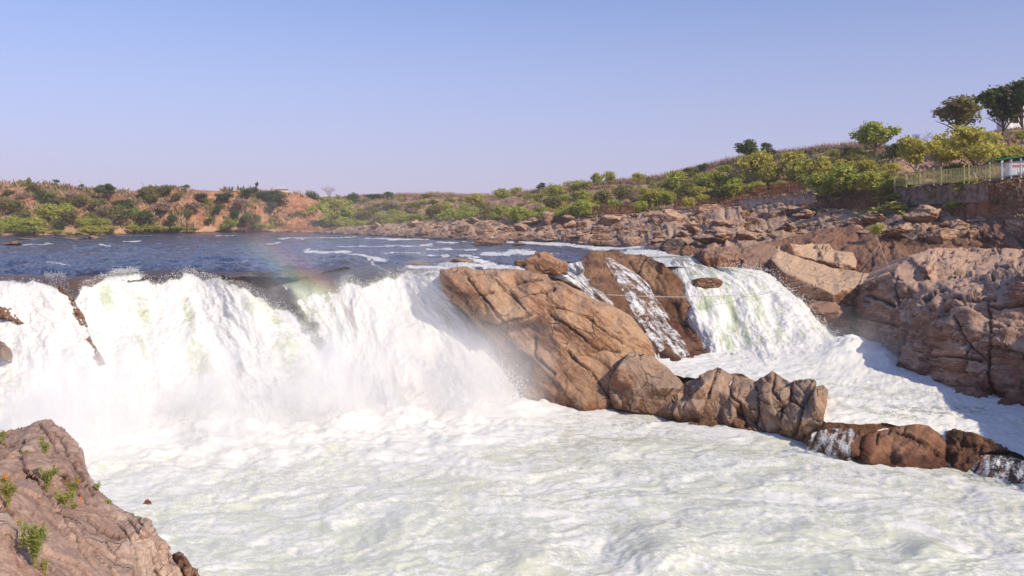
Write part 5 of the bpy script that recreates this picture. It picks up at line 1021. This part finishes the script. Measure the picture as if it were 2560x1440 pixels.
def wall(name, path, h, mat, label, thick=.5, cap=None):
    """path: (x, y of the top edge, distance); h metres high"""
    T = [P3(q[0], q[1], q[2] - 1.6) for q in path]; b = T[len(T) // 2] - Vector((0, 0, h)); o = empty(name, b); mb = MB()
    pts = []
    for i in range(len(T) - 1):
        for k in range(6): pts.append(T[i].lerp(T[i + 1], k / 6))
    pts.append(T[-1]); V = []; Fc = []; r = random.Random(len(pts) + len(name))
    for i, q in enumerate(pts):
        z = r.uniform(-.06, .06)
        V += [q + Vector((0, 0, z)), q + Vector((0, thick, z)), q + Vector((r.uniform(-.05, .05), thick, -h)), q + Vector((0, -.08 + r.uniform(-.05, .05), -h)), q + Vector((0, r.uniform(-.05, .05), -h * .5))]
    for i in range(len(pts) - 1):
        a, c = i * 5, i * 5 + 5
        for u, w in ((0, 1), (1, 2), (2, 3), (3, 4), (4, 0)): Fc.append((a + u, a + w, c + w, c + u))
    Fc += [(4, 3, 2, 1, 0), tuple(len(V) - 5 + k for k in range(5))]
    mb.add([v - b for v in V], Fc); w = mb.build('masonry', mat, o)
    if cap:
        cb = MB(); cb2 = [q - b + Vector((0, thick / 2, .05)) for q in pts]
        for i in range(len(cb2) - 1):
            d = cb2[i + 1] - cb2[i]; cb.box((cb2[i] + cb2[i + 1]) / 2 + Vector((0, 0, .04)), (d.length, thick + .1, .09), math.atan2(d.y, d.x))
        cb.build('coping', cap, o)
    return tag(o, label, 'wall')
def railing(path, h, mat, label, n_bar=9, post_every=1, double=False, broken=0., seed=1, name='railing'):
    """path: (x, y of the base, distance) at each post"""
    T = [P3(q[0], q[1], q[2] - 3.2) for q in path]; b = T[0].copy(); o = empty(name, b); r = random.Random(seed); up = Vector((0, 0, h))
    for q in T:
        m = MB(); q = q - b; m.tube([q - Vector((0, 0, .1)), q + up * 1.06], .062, 6); m.box(q + up * 1.07, (.13, .13, .05)); m.build('post', mat, o)
    for i in range(len(T) - 1):
        a, c = T[i] - b, T[i + 1] - b
        for z in (.10, .92): m = MB(); m.tube([a + up * z, c + up * z], .042, 5); m.build('rail', mat, o)
        m = MB(); k = max(4, int((c - a).length / .16))
        for j in range(1, k):
            if r.random() < broken: continue
            q = a.lerp(c, j / k); m.tube([q + up * .10, q + up * (.92 if not double else .97) + Vector((r.uniform(-.03, .03), 0, 0))], .030, 4)
        if m.v: m.build('bars', mat, o)
    return tag(o, label, 'railing')
wall('retaining_wall', [(1853,499,117),(1900,495,115),(1960,491,112),(2040,486,107.5)], 1.5, M['white'], 'white washed wall under the rusty railing', cap=M['white'])
wall('retaining_wall', [(1640,532,129),(1720,528,124.5),(1790,524,120.5),(1854,519,117.5)], 1.0, M['stone'], 'low grey wall under the middle rusty railing')
wall('retaining_wall', [(1370,544,150),(1440,542,145),(1520,540,140),(1600,536,134),(1640,533,130)], .95, M['stone'], 'dark stone wall under the lower railing')
wall('retaining_wall', [(2240,470,91),(2300,468,88),(2380,463,84.5),(2470,457,80.2)], 1.7, M['stone2'], 'pale stone wall under the green railing')
railing([(1855,495,116.6),(1894,491,115),(1933,488,113),(1972,485,111),(2014,482,108.8)], 1.42, M['rust'], 'rusty red railing on the white washed wall', broken=.25, seed=3)
railing([(1687,527,126.5),(1748,524,123),(1782,522,121),(1815,519,119.4),(1852,516,117.4)], 1.38, M['rust'], 'rusty broken railing on the low grey wall', broken=.5, seed=5)
railing([(1482,537,142.5),(1515,537,140.4),(1550,536,138),(1585,535,135.6)], 1.3, M['rust'], 'thin rusty railing on the dark stone wall among bushes', broken=.15, seed=7)
railing([(2016,482,108.6),(2032,481,107.8),(2050,480,107)], 1.5, M['greenpaint'], 'short pale green railing at the end of the rusty one', seed=8)
railing([(2236,468,91.2),(2266,466,89.7),(2300,464,88),(2334,461,86.4),(2352,460,85.6),(2410,456,83),(2422,455,82.5),(2474,450,80.2),(2506,446,78.8)], 1.42, M['greenpaint'], 'long yellow green railing on the pale stone wall', seed=9)
railing([(2504,446,78.4),(2528,443,77.4),(2552,441,76.4),(2590,437,75)], 1.35, M['bluewhite'], 'pale blue railing at the right edge after the green one', seed=10)
# white and red counter, sign board, shade net
o = empty('counter', P3(2540, 438, 79)); m = MB(); m.box((0, 0, .55), (1.5, .7, 1.1)); m.build('body', M['whitewall'], o); m = MB(); m.box((0, 0, 1.15), (1.62, .8, .10)); m.build('top', M['red'], o); m = MB(); m.box((0, -.36, .8), (1.3, .03, .22)); m.build('panel', M['red'], o); tag(o, 'white counter with a red top behind the pale blue railing', 'counter')
o = empty('sign_board', P3(2442, 447, 84)); m = MB(); m.box((0, 0, .72), (.78, .05, .42)); m.build('board', M['bluewhite'], o); m = MB(); [m.tube([(s, .05, 0), (s, .05, .95)], .03) for s in (-.3, .3)]; m.build('legs', M['iron'], o); tag(o, 'small dull grey sign board behind the green railing', 'sign')
o = empty('shade_net', P3(2520, 440, 84)); b = P3(2520, 440, 84); V = []; Fc = []
for i in range(13):
    for j in range(5):
        u, v_ = i / 12, j / 4; q = P3(2458 + 150 * u, 402 - 22 * u - 9 * v_ * u - 8 * math.sin(math.pi * u) * (1 - v_) * -.5, 83 + 3.5 * v_) - b; V.append(q)
for i in range(12):
    for j in range(4): Fc.append((i * 5 + j, i * 5 + 5 + j, i * 5 + 6 + j, i * 5 + 1 + j))
m = MB(); m.add(V, Fc); nt = m.build('net', M['net'], o); nt.modifiers.new('thick', 'SOLIDIFY').thickness = .03
for x in (2480, 2524, 2566):
    m = MB(); q = P3(x, 445, 83.2) - b; u = (x - 2458) / 150; t_ = P3(x, 402 - 22 * u, 83.2) - b; m.tube([q, t_], .035); m.build('pole', M['iron'], o)
tag(o, 'dark green shade net on poles at the right edge', 'shade net')
# white house on the hill
b = P3(2570, 336, 118); o = empty('white_house', b)
m = MB(); m.box((1.6, 2.2, 1.6), (7.4, 3.2, 5.2)); m.build('wall', M['whitewall'], o)
m = MB(); V = [(-2.2, .3, 4.2), (5.6, .3, 4.2), (5.6, 4.1, 4.2), (-2.2, 4.1, 4.2), (.8, 2.2, 6.3), (4, 2.2, 6.3)]; m.add(V, [(0, 1, 5, 4), (1, 2, 5), (2, 3, 4, 5), (3, 0, 4), (3, 2, 1, 0)]); m.build('roof', M['greyroof'], o)
m = MB(); m.tube([(-2.3, 1, -1), (-2.3, 1, 5.6)], .72, 16); tw = m.build('turret', M['whitewall'], o)
m = MB(); m.tube([(-2.3, 1, 5.6), (-2.3, 1, 5.85), (-2.3, 1, 6.05), (-2.3, 1, 6.18)], [.95, .8, .5, .08], 16); m.build('dome', M['redroof'], tw)
m = MB(); m.box((-1.0, -.9, .1), (4.4, 1.8, .12)); [m.tube([(x, -1.7, -1.6), (x, -1.7, .1)], .07) for x in (-3, -1.6, -.2, 1.)]; m.build('veranda', M['darkroom'], o)
for x in (-2.6, -.6, 1.4):
    m = MB(); m.box((x + 1.2, .58, 2.2), (.9, .06, 1.2)); m.build('window', M['darkroom'], o)
tag(o, 'white house with a red domed turret among the dark trees', 'house')
railing([(2488,348,108),(2510,346,107.4),(2528,345,107),(2546,344,106.6),(2575,342,106)], 1.1, M['iron'], 'grey post fence below the white house', broken=.85, seed=14, name='fence')
# far ridge on the left: lamp posts and a hut
for k, (x, yt, yb, d) in enumerate(((6,442,466,-1),(112,448,470,-1),(203,451,474,-1),(358,456,478,-1))):
    Y = 228; b = P3(x, yb, Y); o = empty('lamp_post', b); H = (yb - yt) / F * Y; m = MB(); m.tube([(0, 0, -1), (0, 0, H * .8), (d * .25, 0, H * .97), (d * .9, 0, H)], [.07, .06, .05, .05], 5); m.build('pole', M['iron'], o)
    m = MB(); m.box((d * 1.1, 0, H), (.55, .2, .10)); m.build('lamp_head', M['whitewall'], o)
    tag(o, ('thin lamp post at the left frame edge on the far ridge', 'thin lamp post left of the tiny leaning tree', 'thin lamp post behind the small flat topped tree', 'thin lamp post above the olive bush on the brow')[k], 'lamp post')
b = P3(704, 480, 258); o = empty('hut', b); m = MB(); m.box((0, 0, .3), (3.2, 2.4, 1.0)); m.build('wall', M['whitewall'], o); m = MB(); m.add([(-2, -1.6, .8), (2, -1.6, .8), (2, 1.6, .8), (-2, 1.6, .8), (-.9, 0, 1.7), (.9, 0, 1.7)], [(0, 1, 5, 4), (1, 2, 5), (2, 3, 4, 5), (3, 0, 4), (3, 2, 1, 0)]); m.build('roof', M['greyroof'], o); tag(o, 'small hut with a pale roof on the far ridge', 'hut')
# white bird-like stone and gear on the far left shoal
# ropes
def rope(pts, r, mat, label):
    V = np.array([P3(*q) for q in pts], float); C = catmull(V, np.linspace(0, 1, 40)); b = C[0]; m = MB(); m.tube([Vector(q - b) for q in C], r, 5); o = m.build('rope', mat, None); o.location = b.tolist(); return tag(o, label, 'rope')
rope([(1519,737,54.2),(1620,741,56.5),(1727,742,60),(1850,737,64),(1925,729,67),(1985,720,68.8),(2032,712,67.6)], .022, M['ropegrey'], 'long thin rope slung across the narrower waterfall')
rope([(2194,594,78.8),(2203,625,77),(2222,669,64.5)], .035, M['rope'], 'pink rope running straight down to the cliff edge')
rope([(2228,612,79),(2246,634,76),(2262,652,66)], .030, M['rope'], 'shorter pink rope right of the straight one')
rope([(2187,685,70.6),(2206,679,68),(2224,671,64.5)], .035, M['rope'], 'short pink rope along the gap beside the cliff edge')
# rusty iron frame lying on the outcrop
c4 = [P3(2250,584,79.2), P3(2274,562,80), P3(2300,581,79), P3(2281,599,78)]; b = c4[0]; o = empty('iron_frame', b)
m = MB()
for i in range(4): m.tube([c4[i] - b, c4[(i + 1) % 4] - b], .06, 5)
m.build('frame', M['iron'], o); m = MB()
for i in range(1, 9):
    t_ = i / 9; m.tube([c4[0].lerp(c4[3], t_) - b, c4[1].lerp(c4[2], t_) - b], .018, 4)
m.build('bars', M['iron'], o); m = MB(); m.tube([c4[0].lerp(c4[1], .86) - b, c4[3].lerp(c4[2], .86) - b], .04, 5); m.build('crossbar', M['iron'], o); tag(o, 'square iron frame lying tilted on the pale rocks', 'iron frame')
# ------------------------------------------------------------------ plants on the near rock
M['orange'] = plain('orange_petals', (.75, .22, .02), .6, .2, .15); M['herb'] = LM_['green']; M['stemm'] = plain('herb_stem', (.30, .26, .09), .8, .2, .3)
LM_['herb'] = leaf_mat('herb_leaves', (.20, .25, .06), (.46, .48, .14), (.42, .40, .11)); LM_['herbdry'] = leaf_mat('yellowing_herb_leaves', (.28, .25, .06), (.48, .42, .13), (.40, .34, .1))
def herb(px, top, base, w, label, n=9, hue='herb', flowers=(), droop=.2, seed=1, feather=20, group=None, name='herb'):
    Y = float(ND(px, base)[0]) - .10; b = pt(px, base, Y); H = (base - top) / F * Y; W = w / F * Y; r = random.Random(seed); nr = np.random.default_rng(seed)
    o = empty(name, b); m = MB(); LP, LN, LS = [], [], []
    for i in range(n):
        a = r.uniform(0, 6.28); R_ = W * .5 * r.uniform(.25, 1); h = H * r.uniform(.55, 1); d = Vector((math.cos(a), math.sin(a) * .7, 0))
        pts = [Vector((r.uniform(-.02, .02), r.uniform(-.02, .02), -.03)), d * R_ * .35 + Vector((0, 0, h * .55)), d * R_ * .8 + Vector((0, 0, h * .95)), d * R_ * 1.05 + Vector((0, 0, h * (1 - droop)))]
        C = catmull(np.array(pts), np.linspace(0, 1, 10)); m.tube([Vector(q) for q in C], list(np.linspace(.006, .002, 10)), 4)
        for k in range(feather):
            t_ = r.uniform(.25, 1); q = C[min(9, int(t_ * 9))]; LP.append(q + nr.normal(size=3) * .016); LN.append(nr.normal(size=3)); LS.append(r.uniform(.022, .05))
    m.build('stems', M['stemm'], o)
    LP, LN = np.array(LP), np.array(LN); LN /= np.linalg.norm(LN, axis=1, keepdims=True); V, Fq, v = leaves(LP, LN, np.array(LS) * 1.15, seed, .13)
    mesh_obj('leaves', V, Fq, LM_[hue], o, None, {'v': v}, smooth=False)
    for fx, fy in flowers:
        q = pt(fx, fy, Y - .03) - b; m = MB()
        for k in range(7):
            a = k / 7 * 6.28; c, s_ = math.cos(a), math.sin(a); m.add([(q[0], q[1] - .01, q[2]), (q[0] + .022 * c - .008 * s_, q[1], q[2] + .022 * s_ + .008 * c), (q[0] + .032 * c, q[1] - .012, q[2] + .032 * s_), (q[0] + .022 * c + .008 * s_, q[1], q[2] + .022 * s_ - .008 * c)], [(0, 1, 2, 3)])
        m.build('flower', M['orange'], o)
    return tag(o, label, 'wild plant', group)
herb(110,1094,1138,26,'slender green plant near the top of the near rock',7,seed=2,feather=26)
herb(8,1078,1104,22,'small plant at the left edge on top of the near rock',6,seed=3)
herb(118,1166,1222,58,'round feathery plant in the crack of the near rock',14,seed=4,feather=26)
herb(180,1192,1248,38,'upright dark green plant with one orange flower',9,seed=5,flowers=((198,1201),))
herb(158,1228,1262,56,'low spreading green plant below the orange flower',14,seed=6,flowers=((202,1246),),feather=30)
herb(20,1188,1264,56,'yellowing plant with an orange bloom at the left edge',12,hue='herbdry',seed=7,flowers=((15,1192),),feather=30)
herb(86,1304,1408,64,'big drooping feathery plant low on the near rock',22,seed=8,droop=.42,feather=38)
herb(110,1392,1436,40,'dry yellow grass tuft below the big drooping plant',8,hue='herbdry',seed=9,feather=8)
herb(244,1206,1228,14,'tiny plant on the right edge of the near rock',4,seed=10); herb(272,1252,1264,14,'tiny tuft lower on the right edge of the near rock',4,seed=11); herb(62,1128,1142,22,'small sprig left of the slender plant',4,seed=12); herb(184,1262,1272,14,'tiny dry sprig under the low spreading plant',3,hue='herbdry',seed=13); herb(52,1290,1340,12,'thin dry stalk left of the big drooping plant',2,hue='herbdry',seed=14,feather=8)
# ------------------------------------------------------------------ spray drops and mist
def crest_drops(parent, MFd, n, seed, band, size=(.018, .05), lift=.5):
    px, py, P, u, v, N, at = MFd; rng = np.random.default_rng(seed); k = np.where(band(px, py, u, v, at))[0]
    if not len(k): return
    k = rng.choice(k, n); Q = P[k] + N[k] * np.abs(rng.normal(size=(n, 1))) * lift * .5 + rng.normal(size=(n, 3)) * (.25, .2, .22) * lift + np.array((0, -.05, .05))
    drops('spray', Q, rng.uniform(*size, n), parent, seed)
edge = lambda px, py: np.abs(py - crest_y(px))
crest_drops(mf, MF, 6000, 3, lambda px, py, u, v, at: (edge(px, py) < 9) & (px > 200), (.006, .022), .26)
crest_drops(mf, MF, 16000, 4, lambda px, py, u, v, at: (v > .25) & (at['foam'] > .4), (.008, .026), .4)
crest_drops(mf, MF, 3500, 5, lambda px, py, u, v, at: (u > .93) & (v > .25), (.012, .04), .7)
crest_drops(mf, MF, 1200, 6, lambda px, py, u, v, at: (np.abs(px - 170 - (py - 760) * .45) < 26) & (py < 920) & (px < 280), (.006, .018), .2)
crest_drops(rf, RF, 6000, 7, lambda px, py, u, v, at: (v > .3), (.008, .022), .3)
crest_drops(rf, RF, 2500, 8, lambda px, py, u, v, at: (u > .8) | (u < .1), (.012, .035), .5)
# the mist at the foot of the falls
def mist(name, lo, hi, dens, label, seed, A, Bp, rad, zs, z0, g=-.35, ns=.32, lo_n=.36, hi_n=.66, endf=3.):
    lo, hi = np.array(lo, float), np.array(hi, float); m = MB(); m.box((lo + hi) / 2, hi - lo); o = m.build(name, None, None)
    t = NT(name + '_air'); p = t.pos(); x = t.n('SeparateXYZ'); t.put(x.inputs[0], p)
    ax, ay = A; dx, dy = Bp[0] - ax, Bp[1] - ay; L = math.hypot(dx, dy); dx, dy = dx / L, dy / L
    rx, ry = t.math('SUBTRACT', x.outputs[0], ax), t.math('SUBTRACT', x.outputs[1], ay)
    s = t.math('ADD', t.math('MULTIPLY', rx, dx), t.math('MULTIPLY', ry, dy)); d = t.math('ADD', t.math('MULTIPLY', rx, -dy), t.math('MULTIPLY', ry, dx))
    f = t.math('MULTIPLY', t.rng(t.math('ABSOLUTE', d), rad, 0.), t.math('MULTIPLY', t.rng(s, -endf, endf), t.rng(s, L + endf, L - endf)))
    f = t.math('MULTIPLY', f, t.rng(x.outputs[2], z0 + zs, z0)); f = t.math('MULTIPLY', f, t.rng(t.noise(t.map(p, (1, 1, .7), (0, 0, 0), (seed, 0, 0)), ns, 3, .6, .4), lo_n, hi_n, .08, 1.))
    v = t.n('VolumePrincipled'); v.inputs['Color'].default_value = (.97, .96, .95, 1); v.inputs['Anisotropy'].default_value = g; t.put(v.inputs['Density'], t.math('MULTIPLY', f, dens))
    t.t.links.new(v.outputs[0], t.out.inputs['Volume']); o.data.materials.append(t.m); return tag(o, label, 'mist', kind='stuff')
mist('mist', (-36, 30, -2), (10, 62, 7.5), .52, 'white mist boiling at the foot of the main fall', 2, (-24, 40.5), (0, 52.5), 7, 6.6, -.3)
mist('mist', (-24, 44, 3), (4, 62, 14.5), .055, 'thin mist drifting up above the falls', 5, (-16, 54), (-1, 57), 9, 12, 2.5, ns=.2, lo_n=.40, hi_n=.68)
mist('mist', (9, 36, -2), (31, 70, 6.5), .12, 'light mist at the foot of the narrower fall', 8, (15.5, 55), (25, 57), 5, 4, 1.6)
# the rainbow standing in the mist: bands of tinted drops
arc = [(560,585,57),(620,612,56.8),(680,648,56.3),(735,686,55.6),(785,728,55),(830,776,54),(872,828,52.8),(915,884,51.4),(960,940,49.8),(1020,1004,47.2),(1088,1066,44.2),(1155,1124,41.4),(1215,1176,38.8)]
ro = empty('rainbow', pt(*arc[4])); rb = np.array(ro.location)
for nm, off, c in (('red_band', 34, (1, .16, .08)), ('orange_band', 20, (1, .50, .08)), ('yellow_band', 6, (1, .92, .20)), ('green_band', -10, (.25, 1, .30)), ('blue_band', -26, (.18, .45, 1))):
    C = catmull(np.array(arc, float), np.linspace(0, 1, 40)); tx = np.gradient(C[:, 0]); ty = np.gradient(C[:, 1]); L = np.hypot(tx, ty); nx, ny = ty / L, -tx / L
    V = []; n = 14; half = 26
    for i in range(40):
        fade = max(.02, math.sin(math.pi * i / 39)) ** .8; hw = half * (.15 + .85 * fade)
        for k in range(n):
            a = 2 * math.pi * k / n; V.append(pt(C[i, 0] + nx[i] * (off + hw * math.cos(a)), C[i, 1] + ny[i] * (off + hw * math.cos(a)), C[i, 2] + 1.0 * fade * math.sin(a)) - rb)
    Fc = [(i * n + k, i * n + (k + 1) % n, (i + 1) * n + (k + 1) % n, (i + 1) * n + k) for i in range(39) for k in range(n)] + [tuple(range(n - 1, -1, -1)), tuple(range(39 * n, 40 * n))]
    t = NT(nm + '_drops'); v = t.n('VolumeScatter'); v.inputs['Color'].default_value = (*c, 1); v.inputs['Density'].default_value = .042; v.inputs['Anisotropy'].default_value = -.65
    t.t.links.new(v.outputs[0], t.out.inputs['Volume']); 
    bo = mesh_obj(nm, np.array(V), Fc, t.m, ro)
    import bmesh
    bm = bmesh.new(); bm.from_mesh(bo.data); bmesh.ops.recalc_face_normals(bm, faces=bm.faces); bm.to_mesh(bo.data); bm.free()
tag(ro, 'faint rainbow arching through the mist of the main fall', 'rainbow')
SC.cycles.volume_bounces = 5; SC.cycles.max_bounces = 8

# thin dusty air over the whole place
m = MB(); m.box((0, 500, 22), (1400, 1400, 52)); o = m.build('haze', None, None); t = NT('haze_air'); v = t.n('VolumePrincipled'); v.inputs['Color'].default_value = (.93, .90, .97, 1); v.inputs['Density'].default_value = .0003; v.inputs['Anisotropy'].default_value = -.1
t.t.links.new(v.outputs[0], t.out.inputs['Volume']); o.data.materials.append(t.m); tag(o, 'thin dusty haze in the air', 'haze', kind='stuff')
